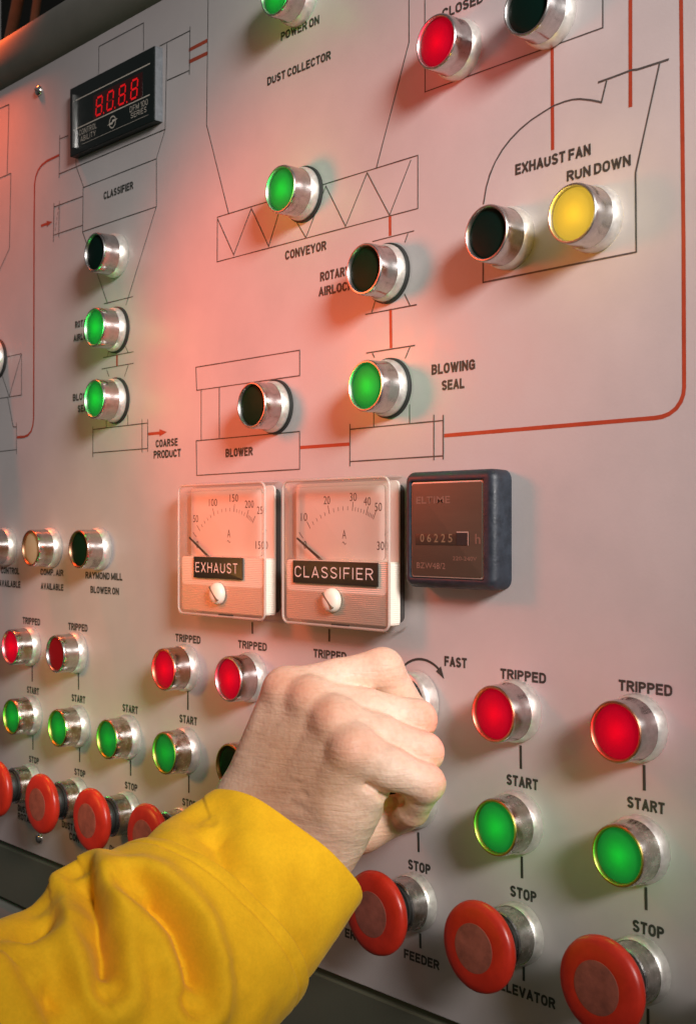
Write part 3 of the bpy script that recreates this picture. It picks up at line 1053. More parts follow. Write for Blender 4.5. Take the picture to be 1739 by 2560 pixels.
for x, z, lab in (
        (-354.5, -193.2, 'red mushroom stop button cut by the left border'),
        (-286.0, -193.3, 'red mushroom stop button just above the lower panel screw'),
        (-219.0, -192.9, 'red mushroom stop button third from the left border, fully in view beside the sleeve'),
        (-152.0, -192.0, 'shaded dark red mushroom stop button partly hidden behind the yellow sleeve'),
        (52.8, -191.8, 'red mushroom stop button above the FEEDER legend, touching the yellow cuff'),
        (121.0, -191.5, 'red mushroom stop button above the ELEVATOR legend'),
        (189.0, -190.8, 'largest-looking red mushroom stop button, at the lower right corner'),
        (257.0, -190.0, 'red mushroom stop button only showing its rim at the right border')):
    mushroom(x, z, lab)

# ------------------------------------------------------------------ screws
MS = {'head': lathe_mesh('head', [(0, 4.0), (0.8, 4.0), (2.0, 3.5), (2.8, 2.4), (3.1, 1.0), (3.15, 0)], 32)}
for p in MS['head'].polygons:
    p.use_smooth = True
for x, z, lab in ((-343.5, 328.0, 'small round-headed steel screw at the upper left corner of the panel'),
                  (-342.6, -232.9, 'small round-headed steel screw below the stop buttons at lower left')):
    t = thing('panel_screw', lab, 'screw', x, z, 0, 'round-headed panel screws')
    part('head', MS['head'], M_STEEL, t)
    bm = bmesh.new()
    box(bm, -2.3, 2.3, -0.35, 0.35, 2.3, 3.3)
    s = bm_obj('slot', bm, M_GAP, t)
    s.rotation_euler = (0, 0.6 if z > 0 else 1.3, 0)

# ------------------------------------------------------------------ digital panel meter
dpm = thing('digital_meter', 'black rectangular digital panel meter with glowing red digits', 'digital meter', -234, 289)
DX, DZ = 234, -289


def dloc(pts):
    return [(x + DX, z + DZ) for x, z in pts]


rbox('bezel', -54.2, 53.8, -24.3, 24.4, 0, 6.0, 0.8, 0.5, M_DPM, dpm)
rbox('side_cover', 53.9, 54.7, -24.2, 24.2, 0, 5.6, 0.35, 0.25, M_DPMEDGE, dpm)
bm = bmesh.new()
strip(bm, dloc([(-280.1, 303.2), (-185.0, 303.2)]), 0.75, 6.06)
strip(bm, dloc([(-279.9, 282.9), (-185.4, 282.9)]), 0.75, 6.06)
strip(bm, dloc([(-272, 270.2), (-187, 270.2)]), 0.22, 6.06)
bm_obj('printed_line', bm, M_PRINT, dpm)
bm = bmesh.new()
box(bm, -48.6, -47.2, -19.0, 18.6, 5.9, 7.3)
bm_obj('edge_bar', bm, M_STEEL, dpm)
win = rbox('display_window', -21.8, 40.0, -5.6, 11.2, 5.8, 6.15, 0.5, 0.1, M_DPWIN, dpm)
SEGS = {'a': ((0, 2), (1, 2)), 'b': ((1, 2), (1, 1)), 'c': ((1, 1), (1, 0)), 'd': ((0, 0), (1, 0)),
        'e': ((0, 1), (0, 0)), 'f': ((0, 2), (0, 1)), 'g': ((0, 1), (1, 1))}
on, off = bmesh.new(), bmesh.new()
for k, (ch, dx) in enumerate((('8', -255.0), ('0', -240.6), ('8', -225.6), ('8', -210.6))):
    litset = 'abcdefg' if ch == '8' else 'abcdef'
    for sname, (a, b) in SEGS.items():
        pts = []
        for (u, v) in (a, b):
            zz = 285.4 + v * 6.0
            pts.append((dx + 2.4 + u * 7.4 + v * 0.75, zz))
        d = Vector((pts[1][0] - pts[0][0], pts[1][1] - pts[0][1])).normalized() * 0.65
        pts = [(pts[0][0] + d.x, pts[0][1] + d.y), (pts[1][0] - d.x, pts[1][1] - d.y)]
        strip(on if sname in litset else off, dloc(pts), 1.35, 6.22)
    if k < 3:
        strip(on, dloc([(dx + 12.2, 285.0), (dx + 13.4, 285.0)]), 1.3, 6.22)
bm_obj('lit_segments', on, M_SEG, win)
bm_obj('unlit_segments', off, M_SEGOFF, win)
for s, x, z, w, cap in (('CONTROL', -275.2, 277.0, 23.6, 3.9), ('ABILITY', -273.2, 272.2, 20.2, 3.6),
                        ('DFM 100', -209.3, 277.1, 21.6, 3.8), ('SERIES', -208.1, 272.7, 18.8, 3.6)):
    bm_obj('printed_name', caps_bm(s, x + DX, z + DZ, w, cap, 6.08, 0.11, 0.2), M_PRINT, dpm)
bm = bmesh.new()
ring = [(-231.1 + DX + 3.9 * math.cos(math.radians(a)), 276.1 + DZ + 3.9 * math.sin(math.radians(a))) for a in range(0, 361, 15)]
strip(bm, ring, 0.75, 6.06, closed=True)
for sgn in (1, -1):
    tri = [(-231.1 + DX + sgn * 7.0, 276.1 + DZ + sgn * 0.9), (-231.1 + DX, 276.1 + DZ + 1.4), (-231.1 + DX, 276.1 + DZ - 1.4)]
    tri = [(tri[0][0], tri[0][1])] + [(-231.1 + DX - sgn * 0.2, 276.1 + DZ + 1.5 * sgn), (-231.1 + DX - sgn * 0.2, 276.1 + DZ - 0.5 * sgn)]
    bm.faces.new([bm.verts.new(L3(x, 6.09 + 0.02 * sgn, z)) for x, z in tri])
bm_obj('printed_emblem', bm, M_PRINT, dpm)


# ------------------------------------------------------------------ the two analogue ammeters
def dial_pos(pts, ox):
    return [(x - ox, z) for x, z in pts]


def ammeter(x0, x1, label, nums, ticks, needle, name_text, tape, txt, screw, mark, a_pos):
    ox = 0.5 * (x0 + x1)
    w = 0.5 * (x1 - x0)
    z0, z1 = -54.0, 27.2
    t = thing('ammeter', label, 'ammeter', ox, 0, 0, 'square analogue ammeters with clear covers')
    rbox('base', -w + 4.5, w - 2.6, z0 + 4.5, z1 - 4.5, 0, 4.2, 4, 0.4, M_MBASE, t)
    d = rbox('dial', -w + 3.0, w - 2.0, z0 + 3, z1 - 2.6, 4.0, 5.0, 3, 0.3, M_DIAL, t)
    bm = bmesh.new()
    cx = sum(p[0] for p in ticks) / len(ticks) - ox
    # tick marks follow a circle fitted through the main marks
    A = np.array([[2 * (px - ox), 2 * pz, 1] for px, pz in ticks])
    bb = np.array([(px - ox) ** 2 + pz ** 2 for px, pz in ticks])
    s = np.linalg.lstsq(A, bb, rcond=None)[0]
    cx, cz = s[0], s[1]
    R = math.sqrt(s[2] + cx * cx + cz * cz)
    ang = [math.atan2(pz - cz, px - ox - cx) for px, pz in ticks]
    for i, a in enumerate(ang):
        strip(bm, [(cx + (R - 2.4) * math.cos(a), cz + (R - 2.4) * math.sin(a)), (cx + (R + 2.4) * math.cos(a), cz + (R + 2.4) * math.sin(a))], 0.45, 5.06)
        if 0 < i < len(ang) - 1:
            for q in range(1, 5):
                a2 = a + (ang[i + 1] - a) * q / 5
                strip(bm, [(cx + (R - 2.4) * math.cos(a2), cz + (R - 2.4) * math.sin(a2)), (cx + (R - 0.2) * math.cos(a2), cz + (R - 0.2) * math.sin(a2))], 0.34, 5.06)
    fx, fz = x1 - ox - 10.5, -2.2
    strip(bm, [(fx - 2, fz - 1.5), (fx + 1.5, fz + 0.8)], 0.35, 5.06)
    bm_obj('scale_marks', bm, M_DIALINK, d)
    for s_, cxn, czn in nums:
        wd = 3.0 * len(s_) - 0.6
        bm_obj('scale_numeral', text_bm(s_, cxn - ox - wd / 2, czn - 2.3, wd, 4.4, 5.06, 0.0), M_DIALINK, d)
    bm_obj('unit_letter', text_bm('A', a_pos[0] - ox - 1.6, a_pos[1] - 2.2, 3.2, 4.6, 5.06, -0.004), M_DIALINK, d)
    bm = bmesh.new()
    strip(bm, [(a_pos[0] - ox - 1.5 + 0.3 * k, a_pos[1] - 4.6 + 0.65 * math.sin(k * 0.63)) for k in range(11)], 0.4, 5.06)
    bm_obj('unit_wave', bm, M_DIALINK, d)
    bm = bmesh.new()
    (ax, az), (bx_, bz_) = needle
    dx, dz = bx_ - ax, bz_ - az
    ax, az = ax - ox, az
    bx2, bz2 = ax + dx * 1.35, az + dz * 1.35
    nrm = Vector((-dz, dx)).normalized()
    pts = [(ax + nrm.x * 0.55, az + nrm.y * 0.55), (ax - nrm.x * 0.55, az - nrm.y * 0.55),
           (bx2 - nrm.x * 0.85, bz2 - nrm.y * 0.85), (bx2 + nrm.x * 0.85, bz2 + nrm.y * 0.85)]
    stack_mesh(bm, [(7.6, pts), (8.0, pts)])
    bm_obj('needle', bm, M_NEEDLE, t)
    # clear cover: an open-backed shell with a rounded front
    bm = bmesh.new()
    loops = [(0.6, rrect(-w, w, z0, z1, 5))]
    k = 5
    for i in range(k + 1):
        a = math.pi / 2 * i / k
        dd = 2.2 * (1 - math.cos(a))
        loops.append((13.0 - 2.2 + 2.2 * math.sin(a), rrect(-w + dd, w - dd, z0 + dd, z1 - dd, 5 - dd)))
    stack_mesh(bm, loops, False, True)
    cov = bm_obj('cover', bm, M_CLEAR, t, math.radians(50))
    bm = bmesh.new()
    bnd = [(-w + 1.2, w - 1.2, z0 + 1.2, z1 - 1.2, 4.2), (-w + 5.2, w - 5.2, -17.0, z1 - 4.6, 3.0)]
    a_ = rrect(*bnd[0])
    b_ = rrect(*bnd[1])
    r0 = [bm.verts.new(L3(x, 12.5, z)) for x, z in a_]
    r1 = [bm.verts.new(L3(x, 11.9, z)) for x, z in b_]
    r2 = [bm.verts.new(L3(x, 9.6, z)) for x, z in rrect(-w + 5.6, w - 5.6, -16.6, z1 - 5.0, 3.0)]
    for q0, q1 in ((r0, r1), (r1, r2)):
        for i in range(len(q0)):
            j = (i + 1) % len(q0)
            bm.faces.new((q0[i], q0[j], q1[j], q1[i]))
    bm_obj('window_step', bm, M_CLEARRIM, cov, math.radians(35))
    bm = bmesh.new()
    path = rrect(-w + 1.1, w - 1.1, z0 + 1.1, z1 - 1.1, 4.4, 8)
    nn = 8
    rings = []
    for i, (qx, qz) in enumerate(path):
        q0, q1 = path[i - 1], path[(i + 1) % len(path)]
        tv = Vector((q1[0] - q0[0], q1[1] - q0[1])).normalized()
        rings.append([bm.verts.new(L3(qx + tv.y * 0.75 * math.cos(2 * math.pi * j / nn), 12.75 + 0.75 * math.sin(2 * math.pi * j / nn), qz - tv.x * 0.75 * math.cos(2 * math.pi * j / nn))) for j in range(nn)])
    for i in range(len(rings)):
        r0_, r1_ = rings[i], rings[(i + 1) % len(rings)]
        for j in range(nn):
            bm.faces.new((r0_[j], r0_[(j + 1) % nn], r1_[(j + 1) % nn], r1_[j]))
    bm_obj('cover_edge', bm, M_EDGE_GLINT, cov, 3)  # pale bead added as the bright highlight along the cover's front edge
    rbox('ribbed_skirt', -w + 3.4, w - 1.0, z0 + 3.2, -17.6, 5.2, 12.2, 2.2, 0.4, M_RIB, t)
    # name strip and zero screw
    (tx0, tx1, tz0, tz1) = tape
    rb = rbox('name_strip', tx0 - ox, tx1 - ox, tz0, tz1, 12.9, 13.5, 0.3, 0.15, M_TAPE, t)
    bm_obj('name_lettering', caps_bm(name_text, txt[0] - ox, txt[1], txt[2], txt[3], 13.56, 0.115, 0.26), M_EMB, rb)
    me = lathe_mesh('zero_screw', [(12.6, 6.6), (14.2, 6.6), (15.4, 6.2), (16.4, 5.0), (17.0, 3.2), (17.2, 0)], 40)
    zs = link('zero_screw', me, M_IVORY, t, math.radians(50))
    zs.location = L3(screw[0] - ox, 0, screw[1])
    bm = bmesh.new()
    box(bm, -5.6, 5.6, -0.42, 0.42, 15.6, 17.26)
    sl = bm_obj('screw_slot', bm, M_SLOT, zs)
    sl.rotation_euler = (0, math.radians(45), 0)
    bm = bmesh.new()
    box(bm, mark - ox - 7.0, mark - ox + 7.0, z0 + 1.6, z0 + 2.6, 12.6, 13.15)
    bm_obj('cover_catch', bm, M_MBASE, t)
    return t


ammeter(-143.6, -55.4, 'square clear-fronted ammeter with a black strip reading EXHAUST, scale to 250', (
    ('50', -135.3, 5.7), ('100', -117.1, 15.5), ('150', -96.0, 17.9), ('200', -81.0, 14.0), ('250', -69.4, 10.3), ('1500', -69.2, -10.1), ('0', -133.5, -10.4)),
    [(-136.3, -4.4), (-132.5, -0.1), (-116.5, 9.3), (-95.7, 12.1), (-82.7, 8.4), (-76.8, 4.7)], ((-138.4, -6.0), (-118.6, -17.4)),
    'EXHAUST', (-125.7, -76.7, -30.5, -17.6), (-123.6, -27.0, 42.3, 6.0), (-100.9, -39.3), -93.5, (-101.1, -3.7))
ammeter(-41.2, 46.4, 'square clear-fronted ammeter with a black strip reading CLASSIFIER, scale to 50', (
    ('10', -31.0, 6.1), ('20', -11.7, 15.2), ('30', 9.7, 16.6), ('40', 20.7, 14.1), ('50', 29.2, 11.0), ('300', 32.4, -9.4), ('0', -30.1, -9.5)),
    [(-33.9, -3.9), (-26.8, 1.1), (-10.2, 10.0), (9.3, 11.5), (20.7, 9.4), (26.2, 6.4)], ((-33.9, -5.8), (-13.9, -17.3)),
    'CLASSIFIER', (-30.8, 37.6, -30.5, -18.1), (-28.9, -27.2, 63.0, 6.1), (2.0, -38.9), 8.1, (2.5, -3.7))

# ------------------------------------------------------------------ hour counter
hc = thing('hour_counter', 'square black hour counter with a bronze face showing 06225 hours', 'hour counter', 87.5, -0.8)
OX, OZ = 87.5, -0.8
bm = bmesh.new()
loops = [(0, rrect(-31.6, 28.2, -28.8, 28.6, 5)), (5, rrect(-31.8, 28.4, -29.0, 28.8, 5))]
for i in range(6):
    a = math.pi / 2 * i / 5
    dd = 4.0 * (1 - math.cos(a))
    loops.append((9.0 + 4.0 * math.sin(a), rrect(-31.8 + dd, 28.4 - dd, -29.0 + dd, 28.8 - dd, max(1.5, 5 - dd))))
loops.append((12.8, rrect(-27.4, 21.9, -24.4, 24.2, 1.6)))
loops.append((11.1, rrect(-27.0, 21.5, -24.0, 23.8, 1.4)))
stack_mesh(bm, loops, True, True)
bm_obj('bezel', bm, M_CTR, hc, math.radians(45))
rbox('plate_rim', -26.9, 21.4, -23.8, 23.6, 11.15, 12.1, 1.4, 0.3, M_PLATEEDGE, hc)
pl_ = rbox('face_plate', -26.1, 20.6, -23.0, 22.8, 11.9, 12.5, 1.2, 0.15, M_PLATE, hc)
for s, x, z, w, cap in (('ELTIME', 67.4, 12.0, 23.0, 3.4), ('BZW48/2', 67.8, -20.2, 19.5, 2.9), ('220-240V', 92.2, -15.8, 15.5, 1.9), ('h', 106.8, -7.6, 3.2, 4.6)):
    bm_obj('printed_text', text_bm(s, x - OX - 3.0, z - OZ, w, cap, 12.56, 0.02 if s == 'ELTIME' else 0.006), M_FAINT, pl_)
cw = rbox('drum_window', -23.6, 4.2, -7.8, -2.2, 12.4, 12.6, 0.3, 0.05, M_CWIN, hc)
for k, ch in enumerate('06225'):
    bm_obj('drum_digit', text_bm(ch, 67.3 + 4.75 * k - OX, -7.1 - OZ, 2.7, 4.0, 12.66, 0.01), M_DIGIT, cw)
bm = bmesh.new()
box(bm, 4.3, 11.6, -7.6, -1.6, 12.4, 12.75)
blk = bm_obj('drum_blank', bm, M_GAP, hc)
bm = bmesh.new()
strip(bm, [(4.4, -1.3), (11.9, -1.3), (11.9, -7.7)], 0.55, 12.8)
bm_obj('blank_edge', bm, M_PLATEEDGE, blk)

# ------------------------------------------------------------------ speed knob under the hand
kn = thing('speed_knob', 'round metal speed knob gripped by the hand, beside the FAST arrow', 'knob', 53.0, -89.0)
me = lathe_mesh('skirt', [(0.3, 15.2), (0.8, 15.8), (7.0, 15.6), (8.6, 14.6), (9.2, 13.0)], 64)
link('skirt', me, M_FLANGE, kn, math.radians(40))
bm = bmesh.new()
n = 60
loops = []
for h, r in ((9.0, 12.6), (24.0, 12.0), (26.0, 11.0), (26.4, 9.5)):
    loops.append((h, [((r + (0.35 if i % 2 else -0.35)) * math.cos(2 * math.pi * i / n), (r + (0.35 if i % 2 else -0.35)) * math.sin(2 * math.pi * i / n)) for i in range(n)]))
stack_mesh(bm, loops)
bm_obj('grip', bm, M_MBASE, kn)


# ------------------------------------------------------------------ the person: a hand and forearm in a yellow sleeve
# tapered bones, (right, out, up) in panel millimetres with the flesh radius at each end
HAND = {
    'palm': [
        ((18.8, 81.8, -135.8), 17, (33.2, 70.5, -79.4), 11.5),
        ((19.4, 90.1, -152.3), 20, (18.8, 81.8, -135.8), 17),
        ((28.9, 79.7, -139.1), 18, (49.3, 69.1, -82.7), 12),
        ((41.9, 74.3, -143.5), 18, (65.9, 68.8, -90.3), 12),
        ((56.2, 67.5, -138.4), 17, (80.7, 70.3, -101.7), 12),
        ((50.6, 70.7, -156.9), 19, (58.7, 64.8, -144.4), 17),
        ((58.7, 64.8, -144.4), 17, (70.2, 64.0, -130.6), 15),
        ((70.2, 64.0, -130.6), 15, (82.5, 62.4, -122.0), 10),
        ((33.9, 77.2, -148.9), 22, (35.2, 87.6, -162.1), 24),
        ((47.8, 67.8, -155.9), 20, (46.5, 78.1, -167.3), 22),
        ((35.2, 87.6, -162.1), 24, (35.2, 114.3, -181.7), 28),
        ((46.5, 78.1, -167.3), 22, (45.3, 106.2, -188.1), 27),
        ((22.4, 60.1, -143.2), 20, (38.1, 51.7, -102.0), 15),
        ((37.1, 55.8, -141.4), 18, (56.1, 52.8, -112.9), 13),
        ((14.2, 66.1, -124.7), 14, (31.1, 59.5, -94.5), 10)],
    'thumb': [((32.6, 60.8, -148.9), 16, (53.2, 41.1, -145.8), 13.0), ((53.2, 41.1, -145.8), 13.0, (69.0, 26.7, -139.7), 9.5)],
    'index': [((33.2, 70.5, -79.4), 10.5, (51.4, 53.5, -73.6), 9.6), ((51.4, 53.5, -73.6), 9.6, (65.3, 36.7, -68.6), 10.0),
              ((65.3, 36.7, -68.6), 9.8, (66.1, 18.0, -91.9), 8.3), ((66.1, 18.0, -91.9), 8.3, (62.0, 11.5, -104.0), 7)],
    'middle': [((49.3, 69.1, -82.7), 10.5, (69.1, 51.8, -86.3), 9.6), ((69.1, 51.8, -86.3), 9.6, (84.8, 33.1, -91.5), 9.4),
               ((84.8, 33.1, -91.5), 9.4, (66.6, 15.8, -104.9), 8), ((66.6, 15.8, -104.9), 8, (52.0, 13.0, -112.0), 7)],
    'ring': [((65.9, 68.8, -90.3), 10.5, (82.6, 54.8, -96.9), 9.4), ((82.6, 54.8, -96.9), 9.4, (95.4, 39.3, -105.0), 9.2),
             ((95.4, 39.3, -105.0), 9.2, (76.5, 23.7, -119.0), 8), ((76.5, 23.7, -119.0), 8, (60.0, 24.0, -124.0), 7)],
    'little': [((80.7, 70.3, -101.7), 11.0, (94.6, 59.5, -110.1), 9.4), ((94.6, 59.5, -110.1), 9.4, (104.8, 46.7, -116.9), 8.2),
               ((104.8, 46.7, -116.9), 8.2, (87.7, 38.8, -133.2), 7.4), ((87.7, 38.8, -133.2), 7.4, (73.7, 30.4, -140.2), 6.8)],
    'knuckle': [(37.0, 75.0, -79.0, 8.3), (53.8, 73.6, -81.0, 8.4), (70.5, 73.3, -88.3, 8.4), (85.2, 74.6, -99.8, 8.4)],
    'hollow': [((100.5, 66.3, -123.7), 2.0, (66.1, 32.8, -135.2), 4.0), ((101.2, 59.7, -123.9), 1.5, (72.7, 31.5, -133.2), 3.0)],
    'tendon': [((41.6, 80.2, -118.6), 3.6, (56.5, 75.5, -84.4), 5.6), ((58.2, 78.2, -120.0), 3.6, (73.5, 75.6, -92.0), 5.6),
               ((71.1, 74.5, -122.0), 3.4, (86.6, 76.0, -102.5), 5.4), ((32.6, 84.0, -119.4), 3.4, (39.5, 76.5, -82.0), 4.8)],
}


def capsule_field(P, a, ra, b, rb):
    a = np.array(a, dtype=np.float32)
    b = np.array(b, dtype=np.float32)
    ab = b - a
    t = np.clip(((P - a) @ ab) / float(ab @ ab), 0, 1)
    d = P - (a + t[..., None] * ab)
    return np.sqrt((d * d).sum(-1)) - (ra + (rb - ra) * t)


def smin(a, b, k):
    h = np.clip(0.5 + 0.5 * (b - a) / k, 0, 1)
    return b + (a - b) * h - k * h * (1 - h)


def hand_field(P):
    def chain(items, k):
        f = None
        for a, ra, b, rb in items:
            g = capsule_field(P, a, ra, b, rb)
            f = g if f is None else smin(f, g, k)
        return f
    palm = chain(HAND['palm'], 6.5)
    for a, ra, b, rb in HAND['tendon']:
        palm = smin(palm, capsule_field(P, a, ra, b, rb), 5.0)
    fing = None
    for nm in ('index', 'middle', 'ring', 'little'):
        f = chain(HAND[nm], 3.0)
        fing = f if fing is None else smin(fing, f, 0.7)
    for c in HAND['knuckle']:
        palm = smin(palm, np.sqrt(((P - np.array(c[:3], dtype=np.float32)) ** 2).sum(-1)) - c[3], 6.0)
    body = smin(palm, fing, 4.0)
    body = smin(body, chain(HAND['thumb'], 6.0), 2.0)
    for a, ra, b, rb in HAND['hollow']:
        body = -smin(-body, capsule_field(P, a, ra, b, rb), 1.5)
    return body


def surface_net(fn, lo, hi, step):
    """dual surface of a scalar field: one vertex per crossed cell"""
    ax = [np.arange(l, h_ + step, step, dtype=np.float32) for l, h_ in zip(lo, hi)]
    F = np.empty([len(a) for a in ax], dtype=np.float32)
    Y, Z = np.meshgrid(ax[1], ax[2], indexing='ij')
    for i in range(0, len(ax[0]), 8):
        X = ax[0][i:i + 8]
        P = np.stack([np.broadcast_to(X[:, None, None], (len(X),) + Y.shape), np.broadcast_to(Y, (len(X),) + Y.shape),
                      np.broadcast_to(Z, (len(X),) + Y.shape)], -1)
        F[i:i + 8] = fn(P)
    S = F < 0
    n = [s - 1 for s in F.shape]
    acc = np.zeros(n + [3], dtype=np.float32)
    cnt = np.zeros(n, dtype=np.float32)
    corners = [(i, j, k) for i in (0, 1) for j in (0, 1) for k in (0, 1)]

    def sub(A, c):
        return A[c[0]:c[0] + n[0], c[1]:c[1] + n[1], c[2]:c[2] + n[2]]
    for c in corners:
        for d in range(3):
            if c[d] == 0:
                e = list(c)
                e[d] = 1
                f0, f1 = sub(F, c), sub(F, e)
                m = (f0 < 0) != (f1 < 0)
                t = np.where(m, f0 / np.where(m, f0 - f1, 1), 0)
                for q in range(3):
                    acc[..., q] += np.where(m, t if q == d else c[q], 0)
                cnt += m
    act = cnt > 0
    idx = -np.ones(n, dtype=np.int64)
    idx[act] = np.arange(act.sum())
    cell = np.argwhere(act).astype(np.float32)
    verts = (cell + acc[act] / cnt[act][:, None]) * step + np.array(lo, dtype=np.float32)
    faces = []
    for d in range(3):
        u, v = (d + 1) % 3, (d + 2) % 3
        sl0 = [slice(None)] * 3
        sl1 = [slice(None)] * 3
        sl0[d] = slice(0, -1)
        sl1[d] = slice(1, None)
        ch = S[tuple(sl0)] != S[tuple(sl1)]
        for p in np.argwhere(ch):
            if p[u] == 0 or p[v] == 0 or p[u] >= n[u] or p[v] >= n[v]:
                continue
            q = []
            for du, dv in ((-1, -1), (0, -1), (0, 0), (-1, 0)):
                r = p.copy()
                r[u] += du
                r[v] += dv
                q.append(int(idx[tuple(r)]))
            if min(q) < 0:
                continue
            faces.append(q if S[tuple(p)] else q[::-1])
    return verts, faces


verts, faces = surface_net(hand_field, (-12, -2, -222), (122, 150, -50), 1.15)
# relax the stair steps, keeping the volume (two-step smoothing)
E = np.array([(f[i], f[(i + 1) % 4]) for f in faces for i in range(4)])
deg = np.bincount(E.ravel(), minlength=len(verts)).astype(np.float32)[:, None]
for it in range(3):
    for lam in (0.5, -0.52):
        s = np.zeros_like(verts)
        np.add.at(s, E[:, 0], verts[E[:, 1]])
        np.add.at(s, E[:, 1], verts[E[:, 0]])
        verts = verts + lam * (s / np.maximum(deg, 1) - verts)
# skin folds: shallow grooves across the joints, the wrist and the outer palm
GROOVES = [
    ([(112.0, 40.0, -112.0), (101.0, 53.0, -124.0), (92.0, 52.0, -128.0)], 1.0, 1.3),
    ([(89.5, 69.0, -117.0), (93.0, 60.5, -123.5), (91.0, 52.0, -126.0)], 2.4, 1.6),
    ([(60.0, 50.0, -66.0), (70.0, 45.0, -80.0)], 0.5, 1.5),
    ([(74.0, 74.0, -132.0), (66.0, 82.0, -131.0), (56.0, 88.0, -128.0)], 0.5, 1.5),
    ([(77.0, 72.0, -128.0), (68.0, 81.0, -126.0), (60.0, 87.0, -121.0)], 0.4, 1.4),
    ([(70.0, 72.0, -141.0), (60.0, 86.0, -142.0), (48.0, 94.0, -138.0)], 0.5, 1.6),
    ([(67.0, 74.0, -146.0), (58.0, 88.0, -147.0), (46.0, 97.0, -144.0)], 0.45, 1.5),
    ([(66.0, 49.0, -62.0), (74.0, 42.0, -70.0), (75.0, 36.0, -78.0)], 0.35, 1.2),
    ([(98.0, 39.0, -92.0), (92.0, 30.0, -99.0)], 0.45, 1.2),
    ([(108.0, 44.0, -105.0), (100.0, 36.0, -112.0)], 0.45, 1.2),
    ([(70.0, 77.0, -118.0), (62.0, 84.0, -118.0), (52.0, 90.0, -120.0), (42.0, 94.0, -124.0)], 0.4, 1.5),
    ([(64.0, 80.0, -123.0), (55.0, 88.0, -123.5), (44.0, 94.0, -128.0)], 0.35, 1.2),
    ([(71.0, 73.0, -135.0), (60.0, 85.0, -136.5), (48.0, 92.0, -134.0)], 0.4, 1.3),
    ([(64.0, 75.0, -151.0), (56.0, 89.0, -152.5), (44.0, 99.0, -149.0)], 0.4, 1.5),
]
for pl, dep, wid in GROOVES:
    best = np.full(len(verts), 1e9, dtype=np.float32)
    for a, b in zip(pl, pl[1:]):
        best = np.minimum(best, capsule_field(verts, a, 0, b, 0))
    cen = np.array(HAND['palm'][2][2]) * 0.3 + np.array([62, 55, -120]) * 0.7
    inward = cen - verts
    inward /= np.linalg.norm(inward, axis=1)[:, None]
    verts = verts + inward * (1.6 * dep * np.exp(-(best / wid) ** 2))[:, None]

def glow_at(pts, wid):
    f = np.zeros(len(verts), dtype=np.float32)
    for x, h, z in pts:
        d2 = ((verts - np.array([x, h, z], dtype=np.float32)) ** 2).sum(1)
        f = np.maximum(f, np.exp(-d2 / wid ** 2))
    return f


# redder skin over the knuckles and finger joints, tan plus painted shade on the back of the hand and the wrist
FLUSH = 0.75 * glow_at([(40, 80, -74), (57, 79, -77), (74, 79, -85), (89, 80, -98)], 10.0)
FLUSH = np.maximum(FLUSH, 0.55 * glow_at([(72, 42, -66), (93, 36, -91), (103, 41, -105), (111, 47, -118)], 8.5))
FLUSH = np.maximum(FLUSH, 0.85 * glow_at([(60, 45, -158), (72, 33, -150), (80, 35, -143), (90, 36, -140)], 13.0))
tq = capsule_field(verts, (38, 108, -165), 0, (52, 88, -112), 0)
TAN_SHADE = 0.95 * np.exp(-(tq / 38.0) ** 2) * np.clip((verts[:, 1] - 62.0) / 14.0, 0, 1)

person = thing('person', 'right hand of a person in a yellow work sleeve turning the speed knob', 'person', 45, -150, 90)
pme = bpy.data.meshes.new('body')
pme.from_pydata([tuple(V(*v) - V(45, 90, -150)) for v in verts], [], faces)
pme.update()
for nm, dat in (('flush', FLUSH), ('tan', TAN_SHADE)):
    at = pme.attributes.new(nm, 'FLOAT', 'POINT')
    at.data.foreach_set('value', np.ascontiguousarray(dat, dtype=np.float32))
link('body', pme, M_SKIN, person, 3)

# fine dark hairs on the back of the hand and the wrist
rng = random.Random(11)
pme.calc_loop_triangles()
vn = np.zeros(len(verts) * 3, dtype=np.float32)
pme.vertices.foreach_get('normal', vn)
vn = vn.reshape(-1, 3)
vnp = np.stack([vn[:, 0], -vn[:, 1], vn[:, 2]], 1)
cand = np.argwhere((tq < 38) & (vnp[:, 0] + vnp[:, 1] * 0.6 > 0.35) & (verts[:, 2] < -104) & (verts[:, 1] > 58)).ravel()
bm = bmesh.new()
for k in range(520):
    i = int(rng.choice(cand))
    p, n = verts[i], vnp[i]
    d = np.array([0.75 + rng.uniform(-0.5, 0.5), -0.1 + rng.uniform(-0.4, 0.4), -0.35 + rng.uniform(-0.55, 0.55)])
    d -= n * float(d @ n)
    d /= np.linalg.norm(d)
    sd = np.cross(d, n)
    ln = rng.uniform(4.0, 8.0)
    bend = rng.uniform(-1.2, 1.2)
    prev = None
    for q in range(5):
        t = q / 4
        c = p + d * ln * t + n * (0.05 + 1.1 * t * (1.1 - t)) + sd * bend * t * t
        w_ = 0.16 * (1 - 0.8 * t)
        a_ = bm.verts.new(V(*(c + sd * w_)) - V(45, 90, -150))
        b_ = bm.verts.new(V(*(c - sd * w_)) - V(45, 90, -150))
        if prev:
            bm.faces.new((prev[0], a_, b_, prev[1]))
        prev = (a_, b_)
hair = bm_obj('hair', bm, M_HAIR, person)
hair['kind'] = 'stuff'

